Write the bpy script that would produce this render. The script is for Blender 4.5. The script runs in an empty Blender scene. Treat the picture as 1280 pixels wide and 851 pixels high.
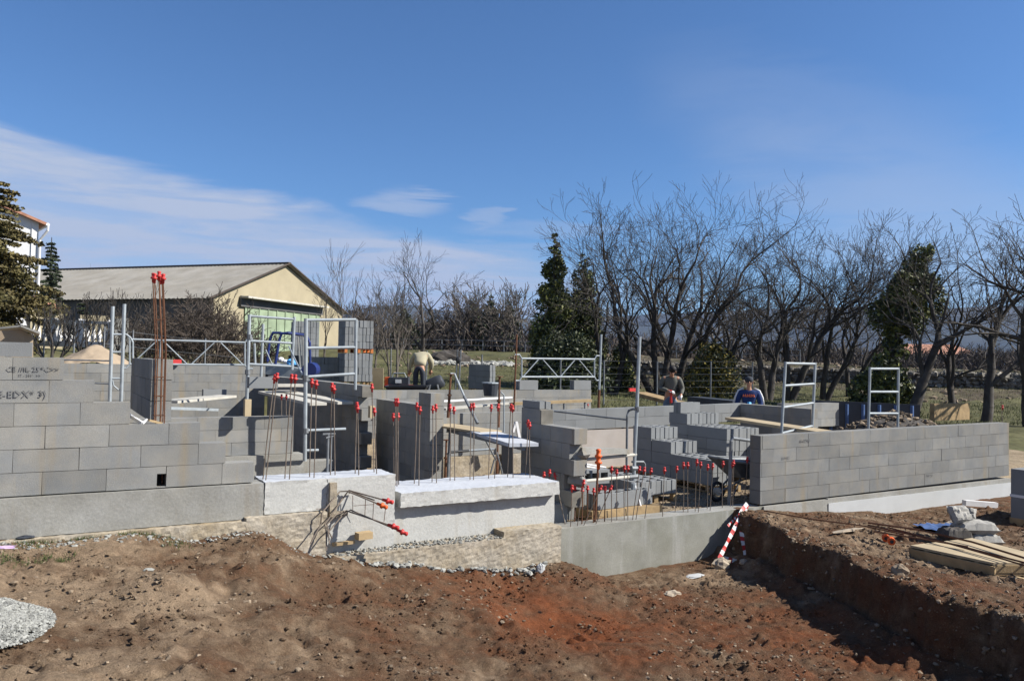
import bpy, math, random
import numpy as np
from mathutils import Vector, Matrix, Quaternion
random.seed(7); rng=np.random.default_rng(7)
scene=bpy.context.scene
C=bpy.data.collections.new('site'); scene.collection.children.link(C)
rad=math.radians
# ------------------------------------------------------------------ camera
CZ=1.65; FPX=980.
yaw,pitch,roll=rad(30.6),math.atan(26.5/FPX),rad(1.1)
Fv=Vector((math.sin(yaw)*math.cos(pitch),math.cos(yaw)*math.cos(pitch),math.sin(pitch)))
R0=Vector((math.cos(yaw),-math.sin(yaw),0)); U0=R0.cross(Fv)
Rv=math.cos(roll)*R0+math.sin(roll)*U0; Uv=-math.sin(roll)*R0+math.cos(roll)*U0
cam=bpy.data.cameras.new('camera'); co=bpy.data.objects.new('camera',cam); scene.collection.objects.link(co)
m=Matrix((Rv,Uv,-Fv)).transposed().to_4x4(); m.translation=Vector((0,0,CZ)); co.matrix_world=m
cam.sensor_width=36; cam.lens=36*FPX/1280; cam.clip_end=40000; cam.clip_start=.05
scene.camera=co
def P(x,y,z=None,u=None,v=None,D=None):
    "point of the place seen in direction (x,y) of the photo, on a known plane or at a known distance"
    d=Fv+Rv*((x-640)/FPX)-Uv*((y-425.5)/FPX)
    if z is not None: t=(z-CZ)/d.z
    elif u is not None: t=u/d.x
    elif v is not None: t=v/d.y
    else: t=D
    return Vector((d.x*t,d.y*t,CZ+d.z*t))
# ------------------------------------------------------------------ object helpers
def tag(o,label=None,cat=None,group=None,kind=None):
    if label: o['label']=label
    if cat: o['category']=cat
    if group: o['group']=group
    if kind: o['kind']=kind
    return o
def thing(name,label,cat,loc=(0,0,0),group=None,rot=0):
    o=bpy.data.objects.new(name,None); C.objects.link(o); o.location=loc; o.rotation_euler=(0,0,rot)
    o.empty_display_size=.2
    return tag(o,label,cat,group)
class MB:
    def __init__(s): s.v=[];s.f=[];s.t=[];s.m=[];s.tint=1.;s.mi=0
    def face(s,idx): s.f.append(idx); s.t.append(s.tint); s.m.append(s.mi)
    def add(s,vs,fs):
        b=len(s.v); s.v.extend([tuple(p) for p in vs])
        for f in fs: s.face(tuple(b+i for i in f))
    def box(s,a,b,jit=0):
        x0,y0,z0=a;x1,y1,z1=b
        j=lambda:random.uniform(-jit,jit) if jit else 0
        vs=[(x+j(),y+j(),z+j()) for x in(x0,x1) for y in(y0,y1) for z in(z0,z1)]
        s.add(vs,[(0,1,3,2),(4,6,7,5),(0,4,5,1),(2,3,7,6),(0,2,6,4),(1,5,7,3)])
    def obox(s,c,sx,sy,sz,rot=0,tilt=None):
        M=Matrix.Rotation(rot,3,'Z')
        if tilt is not None: M=M@tilt
        vs=[Vector(c)+M@Vector((x*sx/2,y*sy/2,z*sz/2)) for x in(-1,1) for y in(-1,1) for z in(-1,1)]
        s.add(vs,[(0,1,3,2),(4,6,7,5),(0,4,5,1),(2,3,7,6),(0,2,6,4),(1,5,7,3)])
    def beam(s,p0,p1,w,h,up=(0,0,1)):
        "rectangular bar from p0 to p1, width w sideways, height h along up"
        p0=Vector(p0);p1=Vector(p1);d=(p1-p0).normalized();up=Vector(up)
        sd=d.cross(up)
        if sd.length<1e-4: sd=d.cross(Vector((0,1,0)))
        sd.normalize(); up=sd.cross(d)
        vs=[p+sd*(a*w/2)+up*(b*h/2) for p in(p0,p1) for a in(-1,1) for b in(-1,1)]
        s.add(vs,[(0,1,3,2),(4,6,7,5),(0,4,5,1),(2,3,7,6),(0,2,6,4),(1,5,7,3)])
    def tube(s,pts,r,n=8,cap=True):
        pts=[Vector(p) for p in pts]
        rs=r if isinstance(r,(list,tuple)) else [r]*len(pts)
        b=len(s.v); prev=None
        for i,p in enumerate(pts):
            d=(pts[min(i+1,len(pts)-1)]-pts[max(i-1,0)])
            d=d.normalized() if d.length>1e-9 else Vector((0,0,1))
            if prev is None:
                a=d.orthogonal().normalized()
            else:
                a=prev-d*prev.dot(d); a=a.normalized() if a.length>1e-6 else d.orthogonal().normalized()
            prev=a; c=d.cross(a)
            for k in range(n):
                t=2*math.pi*k/n
                s.v.append(tuple(p+(a*math.cos(t)+c*math.sin(t))*rs[i]))
        for i in range(len(pts)-1):
            for k in range(n):
                s.face((b+i*n+k,b+i*n+(k+1)%n,b+(i+1)*n+(k+1)%n,b+(i+1)*n+k))
        if cap:
            s.face(tuple(b+k for k in reversed(range(n)))); e=b+(len(pts)-1)*n
            s.face(tuple(e+k for k in range(n)))
    def ell(s,c,r,n=10,m_=7,noise=0,seed=0):
        rr=random.Random(seed); b=len(s.v); c=Vector(c)
        r=(r,r,r) if not isinstance(r,(tuple,list)) else r
        s.v.append(tuple(c+Vector((0,0,r[2]))))
        for i in range(1,m_):
            t=math.pi*i/m_
            for k in range(n):
                q=2*math.pi*k/n; g=1+rr.uniform(-noise,noise)
                s.v.append(tuple(c+Vector((r[0]*math.sin(t)*math.cos(q)*g,r[1]*math.sin(t)*math.sin(q)*g,r[2]*math.cos(t)*g))))
        s.v.append(tuple(c-Vector((0,0,r[2])))); e=len(s.v)-1
        for k in range(n):
            s.face((b,b+1+k,b+1+(k+1)%n)); s.face((e,e-n+(k+1)%n,e-n+k))
        for i in range(m_-2):
            for k in range(n):
                s.face((b+1+i*n+k,b+1+(i+1)*n+k,b+1+(i+1)*n+(k+1)%n,b+1+i*n+(k+1)%n))
    def mesh(s,name,mats,smooth=False):
        me=bpy.data.meshes.new(name); me.from_pydata(s.v,[],s.f)
        for q in (mats if isinstance(mats,(list,tuple)) else [mats]): me.materials.append(q)
        a=me.attributes.new('tint','FLOAT','FACE'); a.data.foreach_set('value',s.t)
        me.polygons.foreach_set('material_index',s.m)
        if smooth: me.polygons.foreach_set('use_smooth',[True]*len(s.f))
        me.update(); return me
    def build(s,name,mats,parent=None,smooth=False,origin=None):
        if origin is None and parent is None and s.v:
            a=np.array(s.v); lo,hi=a.min(0),a.max(0); origin=Vector(((lo[0]+hi[0])/2,(lo[1]+hi[1])/2,lo[2]))
        if origin is not None:
            o_=Vector(origin); s.v=[(x-o_.x,y-o_.y,z-o_.z) for x,y,z in s.v]
        elif parent is not None:
            o_=parent.location; q=Matrix.Rotation(-parent.rotation_euler.z,3,'Z')
            if not getattr(s,'local',False): s.v=[tuple(q@(Vector(p)-o_)) for p in s.v]
            o_=Vector((0,0,0))
        ob=bpy.data.objects.new(name,s.mesh(name,mats,smooth)); C.objects.link(ob)
        if parent is not None: ob.parent=parent
        else: ob.location=o_
        return ob
def npmesh(name,verts,faces,mat,tint=None,smooth=False,kind=None,parent=None):
    "fast mesh of all-quads or all-tris from numpy arrays"
    me=bpy.data.meshes.new(name); n=faces.shape[1]
    me.vertices.add(len(verts)); me.vertices.foreach_set('co',verts.astype(np.float32).ravel())
    me.loops.add(faces.size); me.loops.foreach_set('vertex_index',faces.astype(np.int32).ravel())
    me.polygons.add(len(faces)); me.polygons.foreach_set('loop_start',np.arange(0,faces.size,n,dtype=np.int32))
    me.polygons.foreach_set('use_smooth',np.full(len(faces),smooth))
    a=me.attributes.new('tint','FLOAT','FACE'); a.data.foreach_set('value',(np.ones(len(faces)) if tint is None else tint).astype(np.float32))
    for q in (mat if isinstance(mat,list) else [mat]): me.materials.append(q)
    me.update(calc_edges=True); me.validate()
    o=bpy.data.objects.new(name,me); C.objects.link(o)
    if kind: o['kind']=kind
    if parent: o.parent=parent
    return o
# ------------------------------------------------------------------ materials
def mat(name,base,rough=.85,metal=0,bump=.0,bscale=60,var=.12,vscale=4,c2=None,c2scale=1.5,c2amt=.5,tintw=1,stain=None,spec=.3,fine=.0,finescale=120):
    """procedural surface: base colour times 'tint', broken by two noises, optional second colour in patches and vertical run stains"""
    M=bpy.data.materials.new(name); M.use_nodes=True; nt=M.node_tree; N=nt.nodes; L=nt.links; N.clear()
    out=N.new('ShaderNodeOutputMaterial'); b=N.new('ShaderNodeBsdfPrincipled'); L.new(b.outputs[0],out.inputs[0])
    b.inputs['Roughness'].default_value=rough; b.inputs['Metallic'].default_value=metal
    b.inputs['Specular IOR Level'].default_value=spec
    g=N.new('ShaderNodeNewGeometry'); pos=g.outputs['Position']
    def noise(sc,det=4,vec=None,rg=.55):
        n=N.new('ShaderNodeTexNoise'); n.inputs['Scale'].default_value=sc; n.inputs['Detail'].default_value=det; n.inputs['Roughness'].default_value=rg
        L.new(vec if vec else pos,n.inputs['Vector']); return n.outputs[0]
    def ramp(inp,a,c,lo=0,hi=1):
        r=N.new('ShaderNodeMapRange'); L.new(inp,r.inputs[0]); r.inputs[1].default_value=a; r.inputs[2].default_value=c; r.inputs[3].default_value=lo; r.inputs[4].default_value=hi; return r.outputs[0]
    def mix(fac,a,c,mode='MIX'):
        x=N.new('ShaderNodeMix'); x.data_type='RGBA'; x.blend_type=mode
        for s_,val in ((0,fac),(6,a),(7,c)):
            if hasattr(val,'is_linked') or hasattr(val,'links'): L.new(val,x.inputs[s_])
            else: x.inputs[s_].default_value=val
        return x.outputs[2]
    col=tuple(base)+(1,)
    c=None
    rgb=N.new('ShaderNodeRGB'); rgb.outputs[0].default_value=col; c=rgb.outputs[0]
    if c2 is not None:
        f=ramp(noise(c2scale,6,rg=.65),.5-.12,.5+.12,0,c2amt); c=mix(f,c,tuple(c2)+(1,))
    if stain is not None:
        mp=N.new('ShaderNodeMapping'); L.new(pos,mp.inputs[0]); mp.inputs['Scale'].default_value=(5,5,.5)
        f=ramp(noise(1,3,mp.outputs[0]),.56,.72,0,.6); c=mix(f,c,tuple(stain)+(1,))
    # value variation
    v=ramp(noise(vscale,5),.3,.7,1-var,1+var)
    mth=N.new('ShaderNodeMath'); mth.operation='MULTIPLY'; L.new(v,mth.inputs[0]); mth.inputs[1].default_value=1
    if tintw:
        at=N.new('ShaderNodeAttribute'); at.attribute_name='tint'; L.new(at.outputs['Fac'],mth.inputs[1])
    vv=mth.outputs[0]
    if fine:
        fn=ramp(noise(finescale,3),.3,.7,1-fine,1+fine); m2=N.new('ShaderNodeMath'); m2.operation='MULTIPLY'; L.new(vv,m2.inputs[0]); L.new(fn,m2.inputs[1]); vv=m2.outputs[0]
    vm=N.new('ShaderNodeVectorMath'); vm.operation='SCALE'; L.new(c,vm.inputs[0]); L.new(vv,vm.inputs['Scale'])
    L.new(vm.outputs[0],b.inputs['Base Color'])
    if bump:
        bn=N.new('ShaderNodeBump'); bn.inputs['Strength'].default_value=bump; bn.inputs['Distance'].default_value=.01
        L.new(noise(bscale,5,rg=.7),bn.inputs['Height']); L.new(bn.outputs[0],b.inputs['Normal'])
    return M
M={}
M['block']=mat('concrete block',(.185,.19,.188),.95,bump=.35,bscale=90,var=.10,vscale=3,c2=(.235,.225,.20),c2scale=3.4,c2amt=.7,fine=.14,finescale=170,stain=(.25,.20,.125))
M['block_clean']=mat('clean concrete block',(.175,.182,.184),.95,bump=.3,bscale=90,var=.07,vscale=3,fine=.08,finescale=170)
M['mortar']=mat('mortar',(.15,.14,.12),.95,bump=.3,bscale=60,var=.25,vscale=6)
M['cast']=mat('cast concrete',(.215,.21,.188),.9,bump=.45,bscale=28,var=.14,vscale=2.2,c2=(.27,.27,.255),c2scale=1.7,c2amt=.7,fine=.10,finescale=45,stain=(.19,.16,.115))
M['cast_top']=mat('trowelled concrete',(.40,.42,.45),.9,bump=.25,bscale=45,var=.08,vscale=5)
M['cast_green']=mat('damp cast concrete',(.155,.155,.125),.9,bump=.2,bscale=30,var=.15,vscale=2,c2=(.235,.235,.21),c2scale=1.2,c2amt=.8,fine=.09,finescale=50,stain=(.33,.33,.32))
M['cast_pink']=mat('pinkish cast concrete',(.33,.295,.265),.9,bump=.15,bscale=30,var=.08,vscale=2.5,c2=(.38,.35,.33),c2amt=.5)
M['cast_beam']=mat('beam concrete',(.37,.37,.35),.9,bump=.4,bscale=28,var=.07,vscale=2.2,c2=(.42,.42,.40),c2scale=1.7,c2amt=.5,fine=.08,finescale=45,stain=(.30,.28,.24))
M['white']=mat('white foundation coat',(.38,.39,.39),.8,bump=.1,bscale=30,var=.05,vscale=3)
M['footing']=mat('rough footing concrete',(.25,.20,.13),.95,bump=1.0,bscale=16,var=.2,vscale=4,c2=(.33,.305,.26),c2scale=1.6,c2amt=.7,fine=.22,finescale=25)
M['galv']=mat('galvanised steel',(.27,.30,.32),.62,.2,var=.15,vscale=8,bump=.05)
M['galv_dark']=mat('weathered steel tube',(.16,.17,.18),.6,.4,var=.3,vscale=9)
M['rust']=mat('rusty steel',(.12,.055,.03),.85,.1,var=.3,vscale=14,bump=.3,bscale=120)
M['bar']=mat('steel bar',(.16,.13,.105),.75,.25,var=.25,vscale=12,bump=.4,bscale=200)
M['red']=mat('red plastic',(.42,.032,.03),.5,var=.06)
M['orange']=mat('orange plastic',(.6,.10,.02),.5,var=.06)
M['wood']=mat('pale timber',(.34,.25,.14),.85,var=.18,vscale=5,bump=.2,bscale=40)
M['wood_dark']=mat('dirty timber',(.27,.19,.10),.9,var=.3,vscale=5,bump=.3,bscale=40)
M['ply']=mat('plywood sheet',(.36,.29,.185),.8,var=.12,vscale=3)
M['plank']=mat('cement stained plank',(.40,.385,.34),.9,var=.15,vscale=4,bump=.2,bscale=30)
M['black']=mat('black plastic',(.018,.019,.022),.55,var=.2)
M['formwork']=mat('dark formwork',(.035,.04,.05),.6,var=.2)
M['blue']=mat('blue enamel',(.010,.022,.12),.4,var=.1,spec=.5)
M['blue_tarp']=mat('blue sheet',(.05,.09,.2),.5,var=.3,vscale=6)
M['bark']=mat('bark',(.042,.036,.031),.95,bump=.6,bscale=14,var=.35,vscale=3,c2=(.10,.092,.082),c2scale=1.6,c2amt=.4)
M['bark_pale']=mat('pale bark',(.11,.095,.08),.95,var=.3,vscale=4)
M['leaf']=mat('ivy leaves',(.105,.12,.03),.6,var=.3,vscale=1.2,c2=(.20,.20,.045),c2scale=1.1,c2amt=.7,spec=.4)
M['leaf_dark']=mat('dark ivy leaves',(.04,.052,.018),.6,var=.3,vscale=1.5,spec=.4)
M['leaf_yellow']=mat('yellowing leaves',(.19,.15,.025),.7,var=.3,vscale=2)
M['needle']=mat('conifer needles',(.12,.095,.035),.8,var=.35,vscale=2,c2=(.07,.07,.028),c2scale=1,c2amt=.6)
M['needle_dark']=mat('dark conifer needles',(.03,.04,.02),.8,var=.3,vscale=2)
M['sand']=mat('sand',(.30,.235,.165),.95,var=.1,vscale=3,bump=.5,bscale=40)
M['render_white']=mat('white render',(.6,.6,.6),.85,var=.03)
M['cream']=mat('cream render',(.30,.26,.175),.9,var=.07,vscale=1.2,c2=(.26,.225,.15),c2scale=.7,c2amt=.5)
M['roof_grey']=mat('grey corrugated roof',(.21,.195,.165),.8,var=.12,vscale=.8,c2=(.27,.26,.235),c2scale=.5,c2amt=.6)
M['wall_dark']=mat('dark grey and barn side shade',(.09,.09,.09),.9,var=.2,vscale=.7)  # dark grey; on the barn side it carries the shade
M['green_door']=mat('pale green door',(.21,.265,.175),.7,var=.25,vscale=.8)
M['brown']=mat('dark brown trim',(.06,.045,.035),.7,var=.2)
M['tile']=mat('terracotta roof tile',(.34,.17,.11),.85,var=.3,vscale=3)
M['glass']=mat('window glass',(.05,.06,.08),.15,var=.1,spec=.6)
M['skin']=mat('skin',(.36,.19,.12),.6,var=.05)
M['hair']=mat('dark hair',(.012,.010,.010),.7,var=.1)
M['grey_knit']=mat('grey sweater',(.11,.11,.095),.95,var=.15,vscale=12)
M['cream_cloth']=mat('cream jacket',(.33,.30,.21),.95,var=.1,vscale=9)
M['navy']=mat('navy cloth',(.015,.033,.11),.9,var=.15,vscale=10)
M['white_cloth']=mat('white cloth',(.6,.6,.6),.9,var=.08)
M['jeans']=mat('jeans',(.10,.14,.19),.9,var=.2,vscale=10)
M['dark_cloth']=mat('dark work trousers',(.035,.04,.05),.95,var=.2,vscale=10)
M['orange_print']=mat('orange print',(.75,.18,.06),.8,var=.1)
M['stone']=mat('rubble stone',(.19,.145,.10),.95,bump=.5,bscale=50,var=.25,vscale=9)
M['stone_grey']=mat('crushed limestone',(.24,.24,.22),.95,bump=.4,bscale=60,var=.18,vscale=12)
M['bag']=mat('paper cement bag',(.27,.26,.235),.85,var=.18,vscale=6,bump=.4,bscale=20)
M['grass']=mat('grass',(.10,.11,.045),.9,var=.3,vscale=2)
M['tuft']=mat('green grass tuft',(.055,.075,.022),.8,var=.3,vscale=20)
M['rock']=mat('pale rock',(.30,.25,.19),.95,bump=.6,bscale=30,var=.2,vscale=6)
HAZE=.5/7000
# ------------------------------------------------------------------ noise in numpy
def vnoise(x,y,seed=0):
    xi=np.floor(x).astype(np.int64); yi=np.floor(y).astype(np.int64); xf=x-xi; yf=y-yi
    def h(a,b):
        n=(a*374761393+b*668265263+seed*1442695041)&0xffffffff
        n=((n^(n>>13))*1274126177)&0xffffffff
        return ((n^(n>>16))&0xffff)/65535.
    sx=xf*xf*(3-2*xf); sy=yf*yf*(3-2*yf)
    return (h(xi,yi)*(1-sx)+h(xi+1,yi)*sx)*(1-sy)+(h(xi,yi+1)*(1-sx)+h(xi+1,yi+1)*sx)*sy
def fbm(x,y,o=5,seed=0,g=.5):
    a=0;s=1;t=0
    for i in range(o):
        a=a+s*(vnoise(x,y,seed+i)-.5); t+=s; x=x*2.03+7.1; y=y*2.03+3.7; s*=g
    return a/t*2
def rbf(pts,x,y,smooth=.35,pw=3):
    num=np.zeros_like(x,dtype=float); den=np.zeros_like(x,dtype=float)
    for px,py,pz in pts:
        w=1/((x-px)**2+(y-py)**2+smooth**2)**(pw/2); num+=w*pz; den+=w
    return num/den
# ------------------------------------------------------------------ near ground: pit floor and banks
def gp(lst): return [(P(x,y,z=z).x,P(x,y,z=z).y,z) for x,y,z in lst]
low=gp([(0,672,.06),(150,664,.05),(320,660,.02),(0,720,.02),(0,780,.0),(0,851,.0),(200,720,-.02),(300,697,-.08),(350,690,-.12),(395,700,-.3),(200,800,-.14),(200,851,-.14),
 (400,760,-.5),(320,760,-.3),(440,700,-.42),(480,715,-.52),(600,712,-.62),(680,705,-.72),(780,724,-1.06),(870,707,-1.03),(500,760,-.6),(600,790,-.66),(600,820,-.66),(500,851,-.5),
 (350,851,-.35),(640,851,-.68),(800,851,-.78),(1000,851,-.9),(640,748,-.88),(700,800,-1.0),(800,780,-1.03),(900,800,-1.03),(950,760,-1.0),(1000,780,-1.0),(1100,830,-1.0),(900,730,-1.02),
 (1040,745,-1.0),(960,715,-.98),(1200,845,-1.0)])
low+=[(-2,8,.1),(-2,3,.05),(0,2,0),(2,2,-.3),(5,2,-.8),(8,2,-1.0),(9,8,-1.),(9,5,-1.0)]
def vp(x,y,v=7.95): q=P(x,y,v=v); return (q.x,q.y,q.z)
high=[vp(948,636),vp(1010,640),vp(1063,640),vp(1117,642),vp(1180,632),vp(1261,620)]+gp([(960,662,-.5),(1040,698,-.5),(1130,742,-.5),(1220,772,-.48),(1100,690,-.55),(1200,700,-.58),(1280,660,-.62),(1280,720,-.55),(1000,650,-.48)])+[(8,2,-.45),(12,4,-.55),(17,8,-.6),(14,6,-.6)]
edge=[P(x,y,z=-.5) for x,y in [(893,640),(905,648),(960,662),(990,680),(1040,697),(1080,717),(1130,742),(1170,760),(1220,771),(1280,800)]]
ev=np.array([e.y for e in edge][::-1]+[9.5]); eu=np.array([e.x for e in edge][::-1]+[edge[0].x])
EO=np.argsort(ev); ev,eu=ev[EO],eu[EO]
def near_h(X,Y):
    lo=rbf(low,X,Y,.25); hi=rbf(high,X,Y,.4)
    e=np.interp(Y,ev,eu)+.20*fbm(Y*1.7,X*0+3,4,5)+.09*fbm(X*5,Y*5,3,9)
    t=np.clip((X-e+.02)/.16,0,1); t=t*t*(3-2*t)
    # loose rim and slumped toe
    rim=.05*np.exp(-((X-e-.25)/.2)**2); toe=.10*np.exp(-((X-e+.12)/.16)**2)*(.5+vnoise(X*3,Y*3,8))
    h=lo*(1-t)+(hi+rim)*t+toe*(1-t)
    return h,t
def near_detail(X,Y,t):
    ro=.4+.6*vnoise(X*.9+5,Y*.9,31)
    d=.05*fbm(X*1.1,Y*1.1,4,3)+.028*fbm(X*4,Y*4,4,4)*ro
    r=1-np.abs(fbm(X*7,Y*7,4,6)); d+=.045*(r-.75)*ro
    d+=.020*fbm(X*15,Y*15,3,12)*(.35+ro)+.022*np.maximum(fbm(X*30+3,Y*30,2,19),0)*ro
    # clods
    c=np.clip(vnoise(X*15,Y*15,21)-.66,0,1)*np.clip(vnoise(X*2.3,Y*2.3,22)-.35,0,1); d+=.35*c
    # tracks left by machines, running across the red floor
    d+=.015*np.sin((X*.8+Y*1.0)*14+fbm(X*2,Y*2,2,40)*3)*np.clip(vnoise(X*.7,Y*.7,41)-.35,0,1)*(1-t)*2
    d-=.16*np.clip(.10-np.abs(fbm(X*.9,Y*.9,3,55)),0,.1)/.1*np.clip(vnoise(X*1.3,Y*1.3,56)-.45,0,1)
    return d
xs=np.arange(-3.2,17.5,.026); ys=np.concatenate([np.arange(1.2,7.0,.026),np.arange(7.0,8.12,.022)])
X,Y=np.meshgrid(xs,ys); H,T=near_h(X,Y); Dt=near_detail(X,Y,T)
wallfade=np.clip((8.0-Y)/.5,0.25,1); H=H+Dt*wallfade
ZN=H
V=np.stack([X,Y,H],-1).reshape(-1,3); nx=len(xs); ny=len(ys)
i=np.arange(nx*ny).reshape(ny,nx); F=np.stack([i[:-1,:-1],i[:-1,1:],i[1:,1:],i[1:,:-1]],-1).reshape(-1,4)
soil_pts=[(x,y,z) for x,y,z in [(P(a,b,z=c).x,P(a,b,z=c).y,s) for a,b,c,s in [(0,700,0,.0),(0,851,0,.12),(200,720,0,.0),(330,700,-.1,.35),(300,730,-.1,.15),(200,800,-.1,.15),(400,740,-.4,.4),(450,720,-.5,.3),
 (500,780,-.6,.4),(500,851,-.5,.35),(350,820,-.3,.3),(650,851,-.7,.38),(640,760,-.9,.9),(600,740,-.8,.7),(700,800,-1,1),(780,790,-1,.9),(860,830,-1,.5),(750,745,-1,.5),(900,760,-1,.45),(850,720,-1,.2),(1000,790,-1,.85),(1100,830,-1,.8),(950,800,-1,.8),
 (960,680,-.6,.35),(1000,650,-.5,.3),(1100,680,-.5,.1),(1200,700,-.6,.1),(1130,640,-.7,.4),(1250,780,-.5,.3),(1050,730,-.8,.4),(1100,740,-.5,.35),(1180,790,-.5,.4),(680,700,-.7,.15)]]]
def soil_at(X,Y): return np.clip(rbf(soil_pts,X,Y,.2,3)+.35*fbm(X*2.2,Y*2.2,4,61),0,1)
SO=soil_at(X,Y)
def soilmat():
    Mm=bpy.data.materials.new('excavated soil'); Mm.use_nodes=True; nt=Mm.node_tree;N=nt.nodes;L=nt.links;N.clear()
    out=N.new('ShaderNodeOutputMaterial'); b=N.new('ShaderNodeBsdfPrincipled'); L.new(b.outputs[0],out.inputs[0]); b.inputs['Roughness'].default_value=.97; b.inputs['Specular IOR Level'].default_value=.1
    g=N.new('ShaderNodeNewGeometry'); a=N.new('ShaderNodeAttribute'); a.attribute_name='soil'
    def noise(sc,d=6,r=.65):
        n=N.new('ShaderNodeTexNoise'); n.inputs['Scale'].default_value=sc;n.inputs['Detail'].default_value=d;n.inputs['Roughness'].default_value=r;L.new(g.outputs['Position'],n.inputs['Vector']);return n.outputs[0]
    def mr(i_,a_,b_,c_,d_):
        r=N.new('ShaderNodeMapRange');L.new(i_,r.inputs[0]);[setattr(r.inputs[k+1],'default_value',q) for k,q in enumerate((a_,b_,c_,d_))];return r.outputs[0]
    cr=N.new('ShaderNodeValToRGB'); e=cr.color_ramp; e.elements[0].position=0;e.elements[0].color=(.25,.182,.12,1);e.elements[1].position=1;e.elements[1].color=(.155,.054,.023,1)
    q=e.elements.new(.35); q.color=(.115,.072,.044,1); q=e.elements.new(.7); q.color=(.118,.054,.028,1)
    ad=N.new('ShaderNodeMath');ad.operation='ADD';L.new(a.outputs['Fac'],ad.inputs[0]);L.new(mr(noise(4),.3,.7,-.22,.22),ad.inputs[1]);L.new(ad.outputs[0],cr.inputs[0])
    # pale chalky crumbs and patches
    mx=N.new('ShaderNodeMix');mx.data_type='RGBA';L.new(cr.outputs[0],mx.inputs[6]);mx.inputs[7].default_value=(.27,.21,.15,1)
    mu=N.new('ShaderNodeMath');mu.operation='MULTIPLY';L.new(mr(noise(55,4),.60,.72,0,.85),mu.inputs[0]);L.new(mr(noise(1.6,3),.42,.6,.1,1),mu.inputs[1]);L.new(mu.outputs[0],mx.inputs[0])
    sc=N.new('ShaderNodeVectorMath');sc.operation='SCALE';L.new(mx.outputs[2],sc.inputs[0])
    m2=N.new('ShaderNodeMath');m2.operation='MULTIPLY';L.new(mr(noise(9,5),.3,.7,.72,1.22),m2.inputs[0]);L.new(mr(noise(90,3),.3,.7,.72,1.25),m2.inputs[1]);L.new(m2.outputs[0],sc.inputs['Scale'])
    L.new(sc.outputs[0],b.inputs['Base Color'])
    bn=N.new('ShaderNodeBump');bn.inputs['Strength'].default_value=1;bn.inputs['Distance'].default_value=.03;L.new(noise(30,10,.8),bn.inputs['Height']);L.new(bn.outputs[0],b.inputs['Normal'])
    return Mm
M['soil']=soilmat()
pit=npmesh('excavated_ground',V,F,M['soil'],smooth=True,kind='structure')
at=pit.data.attributes.new('soil','FLOAT','POINT'); at.data.foreach_set('value',SO.ravel().astype(np.float32))
def gz(x,y):
    "height of the near ground at x,y"
    ix=int(np.clip(np.searchsorted(xs,x),1,nx-1)); iy=int(np.clip(np.searchsorted(ys,y),1,ny-1)); return float(ZN[iy,ix])
# ------------------------------------------------------------------ the wide ground
far=[]
for x,y,D,dz in [(460,437,72,0),(560,438,72,0),(670,441,70,0),(780,444,68,0),(900,450,64,0),(1000,453,62,0),(1100,460,58,0),(1200,463,56,0),(1280,465,56,0),(300,437,74,0),(0,428,70,0)]:
    q=P(x,y,D=D); far.append((q.x,q.y,q.z))
    q=P(x,y,D=D+25); far.append((q.x,q.y,far[-1][2]-.8)); q=P(x,y,D=D+70); far.append((q.x,q.y,far[-2][2]-3))
for x,y,D in [(455,483,33),(560,478,35),(640,478,36),(460,458,52),(560,456,52),(640,457,52),(780,497,36),(860,497,36),(960,502,36),(1100,506,36),(1200,506,38),(1280,508,38),(1100,525,27),(1280,528,27),(900,500,30),(700,500,30),
              (1200,485,46),(1000,480,46),(850,475,46),(750,475,46)]:
    q=P(x,y,D=D); far.append((q.x,q.y,q.z))
far+=[(2,21,1.15),(0,22,1.5),(-3,25,1.7),(4.5,24,1.),(8,22,.4),(-6,20,1.6),(-8,35,1.9),(-3,45,2.2),(5,19.8,.5),(10,18.5,.1),(14,15,0),(18,12,-.1),(20,6,-.5),(2,45,1.9),(6,14,-.2),(8,15,-.2),(11,15,-.1)]
def wide_h(X,Y):
    h=rbf(far,X,Y,3.0,4)
    r=np.sqrt(X**2+Y**2); h=np.where(r>140,h-(r-140)*.01,h)
    return h
def wide_full(X,Y):
    h=wide_h(X,Y)+.10*fbm(X*.35,Y*.35,4,70)+.035*fbm(X*1.7,Y*1.7,3,71)
    hn,_=near_h(X,Y); w=np.clip((8.3-Y)/.25,0,1); h=h*(1-w)+(hn-.45)*w
    # excavated house platform
    ins=((X>5.2)&(X<15.8)&(Y>8.05)&(Y<12.95))|((X>-2)&(X<5.4)&(Y>8.05)&(Y<19.55))|((X>5.2)&(X<13.6)&(Y>8.05)&(Y<17.0))
    return np.where(ins,-.43+.02*fbm(X*2,Y*2,3,75),h)
gx=np.unique(np.concatenate([np.linspace(-4500,-200,24),np.linspace(-200,-30,50),np.arange(-30,60,.22)[::1],np.linspace(60,220,60),np.linspace(220,4500,24)]))
gy=np.unique(np.concatenate([np.linspace(-2500,-20,12),np.linspace(-20,8,30),np.arange(8,50,.24),np.linspace(50,200,190),np.linspace(200,4500,30)]))
GX,GY=np.meshgrid(gx,gy); GH=wide_full(GX,GY)
V=np.stack([GX,GY,GH],-1).reshape(-1,3); a_,b_=len(gx),len(gy)
i=np.arange(a_*b_).reshape(b_,a_); F=np.stack([i[:-1,:-1],i[:-1,1:],i[1:,1:],i[1:,:-1]],-1).reshape(-1,4)
M['field']=mat('rough winter grass',(.075,.075,.035),.98,var=.35,vscale=.8,c2=(.095,.088,.045),c2scale=.35,c2amt=.75,bump=1,bscale=9,spec=.1,fine=.3,finescale=6)
M['bank']=mat('stony bank soil',(.065,.052,.038),.98,var=.4,vscale=.9,c2=(.10,.092,.05),c2scale=.5,c2amt=.6,bump=1,bscale=9,spec=.1,fine=.35,finescale=5)
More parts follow.
